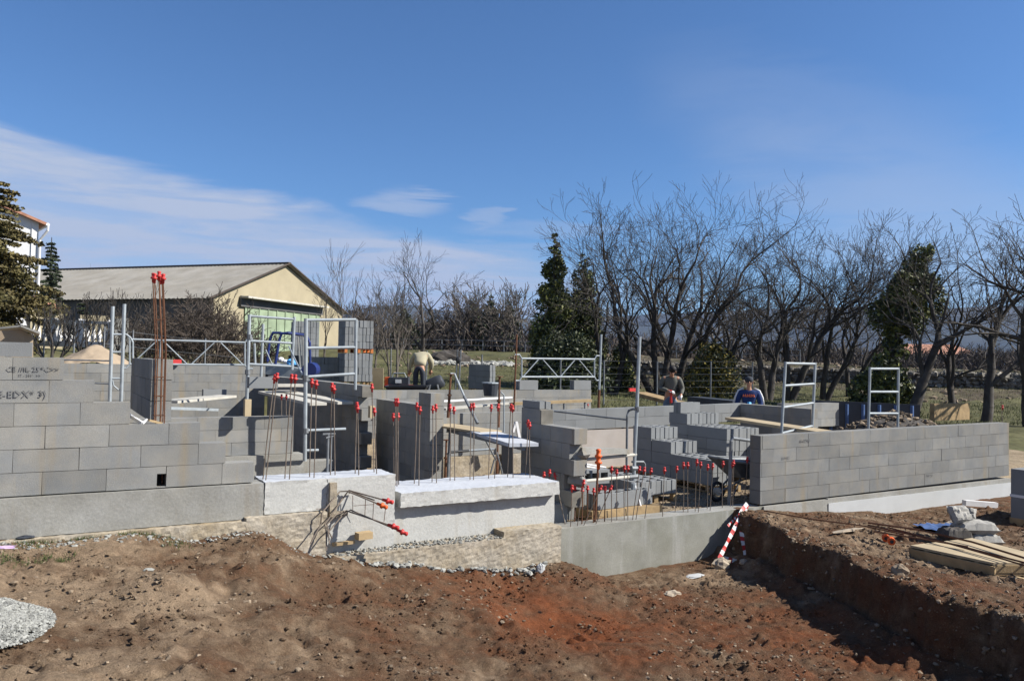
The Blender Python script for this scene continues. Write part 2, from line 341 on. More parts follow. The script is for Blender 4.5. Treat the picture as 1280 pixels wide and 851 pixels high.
M['gravel']=mat('site gravel',(.23,.185,.125),.98,var=.25,vscale=4,c2=(.14,.10,.065),c2scale=1.2,c2amt=.6,bump=1,bscale=45,spec=.1,fine=.35,finescale=45)
ground=npmesh('ground',V,F,[M['field'],M['gravel'],M['bank']],smooth=True,kind='structure')
cx_=(V[F[:,0],0]+V[F[:,2],0])/2; cy_=(V[F[:,0],1]+V[F[:,2],1])/2
mi=((cy_<19.6)&(cx_>-3)&(cx_<13.8)&(cy_>7)).astype(np.int32); mi|=((cy_<8.2)&(cy_>-20)&(abs(cx_)<30)).astype(np.int32); mi|=((cx_>13)&(cx_<20)&(cy_<14)&(cy_>5)).astype(np.int32)
dep=cx_*Fv.x+cy_*Fv.y; lat=cx_*R0.x+cy_*R0.y; pxx=640+FPX*lat/np.maximum(dep,1); mi=np.where((mi==0)&(dep>42+3*fbm(cx_*.2,cy_*.2,3,90))&(dep<75)&(pxx>730),2,mi).astype(np.int32)
ground.data.polygons.foreach_set('material_index',mi)
def hz(x,y): return float(wide_full(np.array([x*1.]),np.array([y*1.]))[0])
# road on top of the bank
rd=[]
for x,y,D in [(250,437,75),(300,437,74),(460,437,72),(560,438,72),(670,441,70),(780,444,68),(900,450,64),(1000,453,62),(1100,460,58),(1200,463,56),(1290,465,56)]:
    q=P(x,y,D=D); rd.append(q)
mb=MB()
vs=[]
for q in rd:
    n=Vector((q.x,q.y,0)).normalized()
    for k,w in enumerate((0,3.2)):
        p=q+n*w; p.z=max(hz(p.x,p.y),q.z-.05)+.05 if k else q.z+.03; vs.append(p)
mb.add(vs,[(2*i,2*i+1,2*i+3,2*i+2) for i in range(len(rd)-1)])
M['road']=mat('pale field road',(.28,.26,.22),.95,var=.08,vscale=2)
mb.build('road',M['road'],origin=(0,0,0))['kind']='structure'
# ------------------------------------------------------------------ hills far off
def hills(name,D,prof,base,seed,amp):
    vs=[];n=260
    for i in range(n):
        a=-1.15+2.3*i/(n-1); x=640+FPX*math.tan(min(max(a,-1.2),1.2))
        z=float(np.interp(x,[p[0] for p in prof],[p[1] for p in prof]))
        z+=amp*float(fbm(np.array([a*14.]),np.array([seed*1.]),5,seed)[0])
        h=a+yaw; R_=D/math.cos(a*.6)
        for k,(s,f) in enumerate(((.72,0),(.86,.55),(1,1),(1.25,.3))):
            w=1
            vs.append((math.sin(h)*R_*s*w,math.cos(h)*R_*s*w,-60*(k in(0,)) + z*f*1))
    mb=MB(); mb.add(vs,[(4*i+k,4*i+k+1,4*i+5+k,4*i+4+k) for i in range(n-1) for k in range(3)])
    o=mb.build(name,base,smooth=True,origin=(0,0,0)); o['kind']='structure'; return o
M['hill']=mat('wooded hillside',(.035,.042,.035),.98,var=.4,vscale=.004,tintw=0,c2=(.07,.068,.055),c2scale=.003)
hills('hills',3000,[(-3000,140),(300,160),(430,185),(520,200),(600,180),(700,170),(900,200),(1050,225),(1150,225),(1280,235),(4000,170)],M['hill'],3,26)
# ------------------------------------------------------------------ block walls
def split(a0,a1,z0,z1,hole):
    if hole is None: return [(a0,a1,z0,z1)]
    h0,h1,g0,g1=hole
    if a1<=h0 or a0>=h1 or z1<=g0 or z0>=g1: return [(a0,a1,z0,z1)]
    o=[]
    if a0<h0: o.append((a0,h0,z0,z1))
    if a1>h1: o.append((h1,a1,z0,z1))
    m0,m1=max(a0,h0),min(a1,h1)
    if z0<g0: o.append((m0,m1,z0,g0))
    if z1>g1: o.append((m0,m1,g1,z1))
    return o
def block_wall(name,label,axis,pos,courses,z0,thick=.2,h=.2,L=.5,group=None,matname='block',hole=None,slope=0,ref=0,seed=1,tj=.004,cat='block wall',tm=1.):
    """wall of separate blocks in a sunk mortar core. axis 'u': face at y=pos, runs along x, thickness away (+y).
    axis 'v': face at x=pos, runs along y, thickness +x. courses: [(start,end)] from bottom up."""
    rr=random.Random(seed); mb=MB()
    for k,(s,e) in enumerate(courses):
        a0,a1=min(s,e),max(s,e); zb=z0+k*h; off=(k%2)*L/2+rr.uniform(-.02,.02)
        x=math.floor((a0-off)/L)*L+off
        while x<a1:
            b0,b1=max(x,a0),min(x+L,a1); x+=L
            if b1-b0<.03: continue
            t=tm*rr.gauss(1,.055)*(rr.choice([1,1,1,.92,1.05])); jy=rr.uniform(-.002,.002)
            for c0,c1,d0,d1 in split(b0+tj/2,b1-tj/2,zb+.0025,zb+h-.0025,hole):
                mb.tint=t; mb.mi=0; n=len(mb.v)
                if axis=='u': mb.box((c0,pos+jy,d0),(c1,pos+thick+jy,d1),.0015)
                else: mb.box((pos+jy,c0,d0),(pos+thick+jy,c1,d1),.0015)
        mb.mi=1; mb.tint=1
        for c0,c1,d0,d1 in split(a0+.012,a1-.012,zb-.001 if k else zb,zb+h-.012,hole):
            if axis=='u': mb.box((c0,pos+.004,d0),(c1,pos+thick-.004,d1))
            else: mb.box((pos+.004,c0,d0),(pos+thick-.004,c1,d1))
    if slope:
        mb.v=[(x,y,z+slope*((x if axis=='u' else y)-ref)) for x,y,z in mb.v]
    o=mb.build(name,[M[matname],M['mortar']]); tag(o,label,cat,group); return o
def cast(name,label,pts_box,mats=('cast',),cat='concrete footing',rough=.0,seg=.12,top=None,group=None,tag_it=True):
    "cast concrete body: subdivided boxes with slightly uneven faces"
    mb=MB()
    for (a,b) in pts_box:
        nx_=max(1,int((b[0]-a[0])/seg)); ny_=max(1,int((b[1]-a[1])/seg)); nz_=max(1,int((b[2]-a[2])/(seg*.6)))
        idx={}
        def vid(i,j,k):
            q=(i,j,k)
            if q not in idx:
                x=a[0]+(b[0]-a[0])*i/nx_; y=a[1]+(b[1]-a[1])*j/ny_; z=a[2]+(b[2]-a[2])*k/nz_
                ex=(i in(0,nx_))+(j in(0,ny_))+(k in(0,nz_)); r=rough*(1 if ex>1 or 'footing' in mats else .25); mb.v.append((x+random.uniform(-r,r),y+random.uniform(-r,r),z+random.uniform(-r,r)*.7)); idx[q]=len(mb.v)-1
            return idx[q]
        for i in range(nx_):
            for k in range(nz_):
                mb.mi=0; mb.face((vid(i,0,k),vid(i+1,0,k),vid(i+1,0,k+1),vid(i,0,k+1))); mb.face((vid(i,ny_,k),vid(i,ny_,k+1),vid(i+1,ny_,k+1),vid(i+1,ny_,k)))
            for j in range(ny_):
                mb.mi=1 if len(mats)>1 else 0; mb.face((vid(i,j,nz_),vid(i+1,j,nz_),vid(i+1,j+1,nz_),vid(i,j+1,nz_)))
                mb.mi=0; mb.face((vid(i,j,0),vid(i,j+1,0),vid(i+1,j+1,0),vid(i+1,j,0)))
        for j in range(ny_):
            for k in range(nz_):
                mb.face((vid(0,j,k),vid(0,j,k+1),vid(0,j+1,k+1),vid(0,j+1,k))); mb.face((vid(nx_,j,k),vid(nx_,j+1,k),vid(nx_,j+1,k+1),vid(nx_,j,k+1)))
    o=mb.build(name,[M[q] for q in mats])
    if tag_it: tag(o,label,cat,group)
    return o
def ux(x,y,v=8.0): return P(x,y,v=v).x
# left stepped wall
ends=[ux(317,595),ux(282,570),ux(250,543),ux(163,517),ux(118,491),ux(80,462)]
hx0,hx1=ux(196,600),ux(208,600)
block_wall('block_wall','stepped grey block wall at far left, its courses rising in steps to the left edge, small hole near its foot','u',8.0,
  [(-1.6,e) for e in ends],.41,hole=(hx0,hx1,P(200,608,v=8).z,P(200,592,v=8).z),seed=3)
mb=MB(); mb.box((-1.6,8.0,1.612),(ux(40,440),8.2,1.735),.002)
tag(mb.build('concrete_block',M['block_clean']),'half height concrete block lying on the topmost step of the left wall','concrete block')
# wall stamps
def stamp(txt,loc,size,parent,axis='u',name='stamp'):
    cu=bpy.data.curves.new('t','FONT'); cu.body=txt; cu.size=size; cu.extrude=.0008; cu.resolution_u=1
    to=bpy.data.objects.new('t',cu); scene.collection.objects.link(to); dg=bpy.context.evaluated_depsgraph_get(); me=bpy.data.meshes.new_from_object(to.evaluated_get(dg)); bpy.data.objects.remove(to)
    me.materials.clear(); me.materials.append(M['ink']); o=bpy.data.objects.new(name,me); C.objects.link(o); o.parent=parent
    o.rotation_euler=(rad(90),0,0) if axis=='u' else (rad(90),0,rad(-90)); o.location=Vector(loc)-parent.location; return o
M['ink']=mat('faded ink',(.125,.127,.13),.95,var=.5,vscale=30,tintw=0)
lw=[o for o in C.objects if o.name=='block_wall'][0]
stamp('CE //IL 25*C>>',P(8,464,v=7.992),.062,lw); stamp('IT - 201   >>',P(24,470,v=7.992),.032,lw); stamp('CE-EDX* 3)',P(-14,497,v=7.992),.085,lw)
# plinth under left wall, with a ledge
cast('concrete_plinth','long poured concrete base strip under the stepped left block wall',[((-1.7,7.955,.06),(1.885,8.25,.40))],rough=.003)
# beams
cast('concrete_beam','left of the two bright topped concrete ground beams, with the bent rebar cage sticking out of its face',
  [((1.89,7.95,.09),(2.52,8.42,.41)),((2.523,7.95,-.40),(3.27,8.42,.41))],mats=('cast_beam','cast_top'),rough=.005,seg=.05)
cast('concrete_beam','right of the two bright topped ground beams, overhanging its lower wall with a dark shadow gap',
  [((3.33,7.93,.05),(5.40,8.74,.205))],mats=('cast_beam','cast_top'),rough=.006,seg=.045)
cast('concrete_wall','pale lower wall set back beneath the overhanging beam',[((3.275,8.035,-.42),(5.40,8.60,.047))],mats=('cast_beam',),rough=.003)
cast('concrete_wall','low damp stained concrete wall crossing the pit to the earth bank',[((5.41,8.0,-1.35),(9.02,8.30,-.385))],mats=('cast_green','cast'),rough=.002)
# rough footings
o=cast('footing','rough brown pitted concrete footing under the left beam',[((-1.7,7.86,-.2),(1.7,8.2,.055)),((1.7,7.86,-.5),(2.50,8.3,.085))],mats=('footing',),rough=.0045,seg=.04)
o=cast('footing','rough yellowish concrete footing ledge below the overhanging beam',[((2.55,7.74,-.8),(4.55,8.1,-.36)),((4.553,7.80,-.95),(5.35,8.1,-.30))],mats=('footing',),rough=.0045,seg=.04)
# foundation strip under right wall
cast('foundation_wall','white coated foundation strip under the long right block wall',[((10.45,7.962,-1.2),(15.72,8.2,-.445))],mats=('white',),rough=.002)
cast('foundation_wall','plain grey start of the foundation between pit wall and white strip',[((9.025,7.975,-1.2),(10.445,8.2,-.385))],mats=('cast',),rough=.002)
cast('concrete_ledge','thin grey concrete ledge between the white strip and the right block wall',[((10.447,7.978,-.443),(15.72,8.2,-.372))],mats=('cast',),rough=.002,cat='concrete ledge')
o=block_wall('block_wall','long five course block wall on the right, above the white foundation strip','u',8.0,[(8.97,15.70)]*5,-.36,seed=5,slope=.006,ref=8.97,matname='block',tm=.80)
stamp('A-4TMS',P(1000,553,v=7.992),.07,o); stamp('7-4Y 24',P(1158,596,v=7.99),.06,o); stamp('E4 MC',P(978,574,v=7.99),.06,o)
# stub column wall behind the tall rusty cage
block_wall('block_pier','tall stub wall with a black side, behind the tall rusty rebar cage','v',.86,[(8.2,10.35)]*3,1.01,thick=.185,seed=6,cat='block pier')
# inner walls
block_wall('block_wall','low block wall inside the left room, ending beside the dark doorway','u',12.7,[(-1,3.45)]*3,.11,seed=7)
cast('concrete_footing','stepped concrete base under the low wall inside the left room',[((-1,12.62,-.42),(3.60,12.95,.105)),((3.603,12.66,-.42),(4.10,12.95,-.03))],rough=.004,cat='concrete base')
tooth=[12.95,12.72,12.95,12.72,12.95,12.72,12.95,12.72]
block_wall('block_wall','long dark block wall running back from the scaffold to the far left wall, nearest end toothed','v',4.6,[(t,19.35) for t in tooth],-.4,seed=8)
block_wall('block_wall','free standing dark block wall panel beside the bent over worker','v',5.1,[(11.05,13.35)]*7+[(11.05,11.5)],-.46,thick=.23,seed=9)
ctooth=[(8.42,9.5),(8.42,9.5),(8.2,9.5),(8.42,9.5),(8.2,9.5),(8.34,9.5),(8.2,9.5),(8.99,9.5)]
ctooth=[(8.42,9.5),(8.22,9.5),(8.42,9.5),(8.2,9.5),(8.3,9.5),(8.2,9.5),(8.98,9.5)]
block_wall('block_wall','dark toothed block wall standing behind the right end of the overhanging beam','v',5.8,ctooth,-.39,seed=10)
block_wall('block_wall','pale block wall behind the trestle table, between the two dark walls','u',12.7,[(5.3,7.98)]*4,-.07,h=.193,seed=11)
cast('concrete_footing','yellowish concrete base of the pale wall behind the trestle table',[((5.3,12.64,-.45),(7.98,12.95,-.075))],mats=('footing',),rough=.004,cat='concrete base')
o=block_wall('block_wall','two course block wall on a pinkish cast base, in front of the two standing workers','u',12.7,[(8.0,13.75)]*2,.335,seed=12,slope=.016,ref=9.4,matname='block_clean')
cast('concrete_wall','pinkish smooth cast concrete wall under the two course block wall',[((8.0,12.68,-.45),(13.75,12.9,.318))],mats=('cast_pink',),rough=.001)
block_wall('block_wall','dark inner wall at the right behind the ladder shaped scaffold frame','v',13.55,[(10.75,12.68)]*4,.0,seed=13)
block_wall('block_wall','far back wall of the left room crossed by scaffold shadows','u',19.4,[(-2.5,4.55)]*8,-.17,seed=14)
block_wall('block_wall','far rear wall behind the trestle table, with loose blocks on top','u',17.0,[(4.85,12.55)]*6,-.26,seed=15)
block_wall('block_wall','low dark wall at far right behind the long right wall','u',13.2,[(15.6,18.5)]*3,.15,seed=16)

hb=MB(); hb.box((-4700,-4700,-160),(4700,4700,330)); hv=bpy.data.materials.new('haze'); hv.use_nodes=True; hn=hv.node_tree; hn.nodes.clear(); ho=hn.nodes.new('ShaderNodeOutputMaterial'); hp_=hn.nodes.new('ShaderNodeVolumePrincipled')
hp_.inputs['Color'].default_value=(.20,.38,.85,1); hp_.inputs['Density'].default_value=HAZE; hn.links.new(hp_.outputs[0],ho.inputs['Volume'])
M['haze']=hv
if HAZE>0:
    hz_o=hb.build('haze',hv,origin=(0,0,0)); hz_o['kind']='stuff'; hz_o['label']='thin blue haze between the camera and the distant hills'; hz_o['category']='haze'
# ------------------------------------------------------------------ steel bars with red caps
ORD=['first','second','third','fourth','fifth','sixth','seventh','eighth','ninth','tenth','eleventh','twelfth','thirteenth','fourteenth','fifteenth','sixteenth','seventeenth','eighteenth']
def cap_mesh():
    mb=MB(); prof=[(0,-.035,.011),(0,0,.013),(0,.004,.024),(0,.016,.026),(0,.022,.016),(0,.04,.015),(0,.052,.019),(0,.060,.012)]
    mb.tube([(0,0,q[1]) for q in prof],[q[2] for q in prof],8); return mb.mesh('cap',M['red'],True)
CAP=cap_mesh()
CAPO=CAP.copy(); CAPO.materials.clear(); CAPO.materials.append(M['orange'])
def addcap(parent,p,d,orange=False,s=.98):
    c=bpy.data.objects.new('cap',CAPO if orange else CAP); C.objects.link(c); c.parent=parent; c.location=p
    c.rotation_mode='QUATERNION'; c.rotation_quaternion=Vector(d).to_track_quat('Z','Y'); c.scale=(s,s,s); return c
def rebar(pb,pt,label,group,cap=True,r=.0058,matn='bar',ribs=False):
    pb=Vector(pb); pt=Vector(pt); t=thing('rebar',label,'rebar',pb,group)
    mb=MB(); mb.local=True; n=7; bow=Vector((random.uniform(-.006,.006),random.uniform(-.006,.006),0)); L_=pt-pb
    mb.tube([L_*(i/(n-1))+bow*math.sin(math.pi*i/(n-1)) for i in range(n)],r,6); mb.build('bar',M[matn],t)
    if cap: addcap(t,L_,L_.normalized())
    return t
def pair(lst,z,where,group,v=8.18,v2=None):
    n=0
    for k,(xb,yb,xt,yt,side) in enumerate(lst):
        pb=P(xb,yb,z=z) if v is None else P(xb,yb,v=v); pb.z=z-.02 if z is not None else pb.z
        if z is not None:
            q=P(xb,yb,z=z); pb=Vector((q.x,min(max(q.y,8.05),8.65),z-.02))
        D=(pb-Vector((0,0,CZ))).dot(Fv); pt=P(xt,yt+4,D=D)
        rebar(pb,pt,where%ORD[k] if '%' in where else where,group)
g1='capped rebars along the left beam'
pair([(328.5,599,343,471,0),(332,600,346,469,0),(356,598,364.3,470.5,0),(362,599,369,471,0),(387,596,389.7,476,0),(392.5,597,395.3,478,0),(413,593.5,415,481,0),(419,593.5,417.5,484,0),
 (444,591.7,446,505,0),(448.5,593.5,446.9,508,0),(467.7,590,465,482,0),(471,592,468,512,0)],.41,'red capped rebar, %s from the left of those standing on the left bright topped beam',g1)
g2='capped rebars along the right beam'
pair([(493,606,491.7,518.5,0),(494.5,607,494.5,500,0),(496.2,608,497,500,0),(498.5,606,497.7,518,0),(517.7,605,521,505,0),(523.7,607,525,510,0),(540,603,541,509,0),(545.7,604,545,507,0),(562.6,601,562.6,507,0),(568.5,601,567.5,510,0),
 (587.6,600,589,506,0),(592,600,592,505.4,0),(610.8,598.5,614,507,0),(618,598.5,622.6,506.3,0),(634.4,596.6,638.5,506.3,0),(641.4,597.5,640.6,508,0),(656.8,593.8,659.8,526,0),(662.6,597.5,662,529,0)],.2,'red capped rebar, %s from the left of those standing on the overhanging beam',g2)
g3='capped rebars along the low pit wall'
lowb=[(708,634,708.2,603),(714.4,658.5,715,607.7),(728.5,659.4,729.3,601),(749.6,663,750,607.7),(761,660,762.8,607.7),(764.6,652,764.6,584),(771,650,771,588),(780.6,650,780.6,583),(785,650,785,583),(799,652,799,584),(805,652,805,585),(813.5,650,813.5,586),(830.5,646,830.5,585),
 (844,640,846,583.5),(854,640,854.3,578.6),(860,640,859.8,578.6),(869,639,871,575),(872.8,640,875.8,578)]
lowc=[(884,636,884.6,581),(887.5,638,890.8,580),(902.9,634.5,903.8,577),(915.7,632.6,917,576),(912.8,632.6,915.5,578),(930,629.8,934,571.5)]
pair([q+(0,) for q in lowb],-.385,'red capped rebar, %s from the left of those standing along the low pit wall',g3)
pair([q+(0,) for q in lowc],-.385,'red capped rebar in front of the wheelbarrow, %s from the left of that row',g3)
for (xb,yb,xt,yt,lab) in [(352,522,352,494,'left'),(358,522,358,494,'right')]:
    q=P(xb,519,v=12.8); rebar((q.x,12.8,.69),P(xt,yt+3,v=12.8),lab+' of two short capped rebars standing on the low wall of the left room','short capped rebars')
for (x,y,lab) in [(680,591,'left'),(687,588,'middle'),(694,592,'right')]:
    pt=P(x,y+4,v=8.45); rebar((pt.x,8.45 if x<690 else 8.2,-.4),pt,lab+' of three capped rebars just beyond the end of the overhanging beam','capped rebars beyond the beam end')
for (x,y,yb,v,lab) in [(1253,506,527,8.1,'red capped rebar standing on the right end of the long right wall'),(735,503,520,16.9,'red capped rebar below the right end of the truss rail'),(1142,520,530,11,'red capped rebar behind the long right wall, by the leaning tree')]:
    pt=P(x,y+4,v=v); pb=P(x,yb,v=v); rebar(pb,pt,lab,'single capped rebars')
# column cages
def cage(name,label,c,w,d,z0,z1,cap_n=6,matn='rust',r=.0055,step=.18,flare=0,lean=(0,0)):
    t=thing(name,label,'rebar cage',(c[0],c[1],z0)); mb=MB(); mb.local=True
    cs=[(sx*w/2,sy*d/2) for sx in(-1,1) for sy in(-1,1)]+[(0,-d/2),(0.02,d/2)]
    for i,(x,y) in enumerate(cs[:cap_n]):
        o=random.uniform(-.006,.006); h=z1-z0-random.uniform(0,.03)
        b=MB(); b.local=True; b.tube([(x,y,0),(x+o,y-o,h*.5),(x+o*.5+lean[0],y+lean[1],h)],r,6); b.build('bar',M[matn],t)
        addcap(t,(x+lean[0],y+lean[1],h),(0,0,1))
    k=0; z=.08
    while z<z1-z0-.25:
        q=z/(z1-z0); lx,ly=lean[0]*q,lean[1]*q; e=.008; yy=random.uniform(-.008,.008)
        loop=[(-w/2-e+lx,-d/2-e+ly,z),(w/2+e+lx,-d/2-e+ly,z+yy),(w/2+e+lx,d/2+e+ly,z),(-w/2-e+lx,d/2+e+ly,z+yy),(-w/2-e+lx,-d/2-e+ly,z)]
        b=MB(); b.local=True; b.tube(loop,.0035,4); b.build('stirrup',M[matn],t); z+=step
    return t
q=P(199,529,v=8.09); t_=P(198,343,v=8.09)
cage('rebar_cage','tall rusty column cage with a cluster of red caps, rising high above the stub wall',(q.x,8.09,1.0),.075,.12,1.0,t_.z-.03,6,lean=(t_.x-q.x,0))
q=P(738,656,v=8.18)
cage('rebar_cage','rusty starter cage with caps at the corner where the pit wall begins',(q.x,8.20,-.42),.36,.16,-.42,.03,6,step=.33,r=.008)
q=P(947,632,v=8.14); t_=P(949,556,v=8.14)
cage('rebar_cage','thick rusty rebar bundle against the end of the long right wall',(q.x-.02,8.12,-.42),.05,.06,-.42,t_.z-.03,5,step=.2,r=.009)
q=P(416,593,z=.41)
t=thing('steel_prop','grey prop foot wrapped among the rebars near the right end of the left beam','prop',(q.x+.01,8.42,.0)); mb=MB(); mb.local=True
mb.tube([(0,0,.2),(0,0,.82)],.014,8); mb.tube([(.035,0,.2),(.035,0,.8)],.012,8); mb.build('tube',M['galv_dark'],t)
mb=MB(); mb.local=True; mb.tube([(-.06,0,.82),(.08,0,.82)],.012,6); mb.tube([(-.03,-.02,.78),(.07,.01,.80)],.01,6); mb.build('clamp',M['galv_dark'],t)
# bent starter cage coming out of the left beam
t=thing('bent_rebar_cage','bent dark rebar cage with pink red capped ends poking out of the left beam','rebar cage',P(432,635,v=7.93))
def bentbar(pts,rr_=.0075,cap=True,org=False):
    b=MB(); ps=[P(x,y,v=v) for x,y,v in pts]; b.tube(ps,rr_,6); o=b.build('bar',M['bar'],t)
    if cap: addcap(t,ps[-1]-t.location,(ps[-1]-ps[-2]).normalized(),org,1.3)
bentbar([(388,679,7.72),(401,655,7.8),(402,641,7.8),(425,614,7.93),(434,613.5,7.9),(476,631,7.6)],org=True)
bentbar([(408,688,7.7),(408,665,7.78),(406,655,7.8),(432,618,7.93),(436,612.5,7.9),(483,625.5,7.62)])
bentbar([(412,680,7.7),(409,655,7.8),(420,643,7.85),(433,638,7.9),(490,657,7.55)])
bentbar([(415,672,7.7),(411,664,7.8),(428,644,7.88),(438,637,7.88),(501,664,7.5)])
bentbar([(436,616,7.92),(441,615,7.92),(468,625,7.7)],cap=False)
for (x0,y0,x1,y1) in [(441,619,441,641),(457,624,456,645),(467,628,466,649),(482,634,480,652)]:
    b=MB(); vv=7.9-(x0-437)/50*.3; b.tube([P(x0,y0,v=vv),P(x1,y1,v=vv)],.0035,5); b.build('stirrup',M['rust'],t)
b=MB(); b.tube([P(395,636,v=7.93),(P(410,635,v=7.94))],.003,4); b.tube([P(442,632,v=7.9),P(468,630,v=7.8)],.003,4); b.build('tie',M['rust'],t)
mb=MB(); a=P(412,604,v=7.93); b_=P(418,645,v=7.93)
mb.box((a.x,7.895,b_.z),(b_.x+.012,7.948,a.z+.005),.004); mb.box((b_.x+.014,7.90,b_.z),(P(434,640,v=7.93).x,7.948,b_.z+.05),.004)
tag(mb.build('foam_strip',M['footing']),'dark upright form strip with a short foot, stuck on the face of the left beam','form strip')
# ------------------------------------------------------------------ blocks
def hollow_block(L_=.5,W=.2,H=.2,cells=((-.155,.13),(0,.13),(.155,.13)),dep=.16):
    mb=MB(); xs_=[-L_/2]; 
    for c,w_ in cells: xs_+=[c-w_/2,c+w_/2]
    xs_.append(L_/2); ys_=[-W/2,-W/2+.04,W/2-.04,W/2]
    def v(x,y,z): mb.v.append((x,y,z)); return len(mb.v)-1
    for i in range(len(xs_)-1):
        for j in range(3):
            x0,x1,y0,y1=xs_[i],xs_[i+1],ys_[j],ys_[j+1]
            if i%2==1 and j==1:
                zb=H-dep; a=[v(x0,y0,H),v(x1,y0,H),v(x1,y1,H),v(x0,y1,H)]; b=[v(x0,y0,zb),v(x1,y0,zb),v(x1,y1,zb),v(x0,y1,zb)]
                mb.face(tuple(b))
                for k in range(4): mb.face((a[k],b[k],b[(k+1)%4],a[(k+1)%4]))
            else: mb.face((v(x0,y0,H),v(x1,y0,H),v(x1,y1,H),v(x0,y1,H)))
    g=.012 # groove in the ends
    for s in (-1,1):
        X0=s*L_/2; X1=X0-s*.012
        for (ya,yb,xx) in ((-W/2,-g,X0),(-g,g,X1),(g,W/2,X0)):
            mb.face((v(xx,ya,0),v(xx,yb,0),v(xx,yb,H),v(xx,ya,H)))
        for yy in (-g,g): mb.face((v(X0,yy,0),v(X1,yy,0),v(X1,yy,H),v(X0,yy,H)))
    for s in (-1,1): mb.face((v(-L_/2,s*W/2,0),v(L_/2,s*W/2,0),v(L_/2,s*W/2,H),v(-L_/2,s*W/2,H)))
    mb.face((v(-L_/2,-W/2,0),v(L_/2,-W/2,0),v(L_/2,W/2,0),v(-L_/2,W/2,0)))
    return mb
BM=[]
for k in range(4):
    mb=hollow_block(); mb.t=[random.choice([1.05,1.15,1.25,1.32])]*len(mb.f); BM.append(mb.mesh('concrete_block',M['block_clean']))
def block(loc,label,group,rot=0,tilt=None,scale=1,mesh=None):
    o=bpy.data.objects.new('concrete_block',mesh or random.choice(BM)); C.objects.link(o); o.location=loc; o.rotation_euler=tilt or (0,0,rot); o.scale=(scale,)*3 if not isinstance(scale,tuple) else scale
    tag(o,label,'concrete block',group); return o
def pallet_mesh(w=1.0,d=1.2):
    t=MB(); 
    for i in range(6): y=-d/2+(i+.5)*d/6; t.box((-w/2,y-.05,.10),(w/2,y+.05,.122),.002)
    b=MB()
    for x in (-w/2+.05,0,w/2-.05):
        for y in (-d/2+.05,0,d/2-.05): b.box((x-.045,y-.05,.022),(x+.045,y+.05,.098))
        b.box((x-.05,-d/2,0),(x+.05,d/2,.02))
    return t.mesh('deck',M['wood_dark']),b.mesh('blocks_and_runners',M['wood_dark'])
PD,PB=pallet_mesh()
def pallet(loc,label,rot=0,sc=(1,1,1),col=None):
    t=thing('pallet',label,'pallet',loc,'wooden pallets',rot)
    for nm,me in (('deck',PD),('bearer',PB)):
        if col: me=me.copy(); me.materials.clear(); me.materials.append(M[col])
        o=bpy.data.objects.new(nm,me); C.objects.link(o); o.parent=t; o.scale=sc
    return t
def stack(corner,rows,label,group,rot=0,pal=None,lay=.205,bl=.505,bw=.205,flip=False,pcol=None):
    """corner: near corner on the floor. rows: list along depth of lists of heights per column (blocks lie with length along depth)."""
    c=Vector(corner); q=Matrix.Rotation(rot,3,'Z'); nr=len(rows); nc=max(len(r) for r in rows)
    if pal: pallet(c+q@Vector((nc*bw/2,nr*bl/2,0)),pal,rot,(nc*bw/1.0+.02,nr*bl/1.2+.02,1),pcol)
    for r,row in enumerate(rows):
        for k,h in enumerate(row):
            for l in range(h):
                p=c+q@Vector(((k+.5)*bw,(r+.5)*bl,(.124 if pal else 0)+l*lay)); p+=Vector((random.uniform(-.006,.006),random.uniform(-.01,.01),0))
                block(p,label,group,rot+math.pi/2)
S=thing
fl=-.42
q=P(891,617,z=fl)
stack(q,[[2,2],[2,2,2],[3,3,3],[4,4,4]],'grey hollow block in the stepped stack on a pallet beside the wheelbarrow','blocks in the stepped stack',pal='low wooden pallet under the stepped block stack beside the wheelbarrow')
q2=P(911,604,z=fl); q2=P(908,602,z=fl)
stack(q2,[[4,4,4,4],[4,4,4,4],[5,5,5,5]],'grey hollow block in the wide stack behind the wheelbarrow','blocks in the wide rear stack',pal='pallet under the wide block stack behind the wheelbarrow')
block(q2+Vector((.25,1.30,.124+5*.205)),'single block standing on top of the wide rear stack',None,0)
q=P(829,652,z=fl)+Vector((-.12,.18,0))
q=P(833,627,z=fl)
stack(q+Vector((-.62,-.0,0)),[[1,1,1,1],[1,1,1]],'grey block lying in the single layer on the small pallet left of the stepped stack','blocks on the small pallet',pal='small pallet with one layer of blocks, left of the stepped stack')
q=P(772,655,z=fl)
for (dx,dy,dz,r,lab) in [(.15,.45,.13,0,'pale block lying in front on the timber bearer by the tall prop'),(.68,.5,.13,.05,'pale block lying right of the tall prop on the timber bearer'),(.05,1.1,.0,0,'grey block on the ground behind the prop, left one'),(.62,1.15,0,.1,'grey block on the ground behind the prop, right one'),
   (.2,1.12,.205,.05,'grey block stacked second high behind the tall prop'),(-.45,.9,0,.2,'block on end left of the timber bearer')]:
    block(q+Vector((dx,dy,dz)),lab,None,r)
for (dx,dy,dz,tl,lab) in [(-.55,.45,0.0,(0,rad(-90),0),'upright block standing by the corner starter cage'),(-.05,1.35,.42,(rad(90),0,0),'block tipped on its side showing its hollow cells behind the rebars'),(.5,1.35,.42,(rad(90),0,0),'second tipped block with open cells, right of the other tipped one'),
    (-.6,1.3,.2,(rad(90),0,.1),'tipped block with open cells beside the dark toothed wall')]:
    block(q+Vector((dx,dy,dz)),lab,None,tilt=tl)
mb=MB(); mb.box((q.x-.2,q.y+.28,fl),(q.x+1.0,q.y+.75,fl+.12),.006); tag(mb.build('timber_bearer',M['wood_dark']),'dirty timber bearer under the blocks by the tall prop','timber')
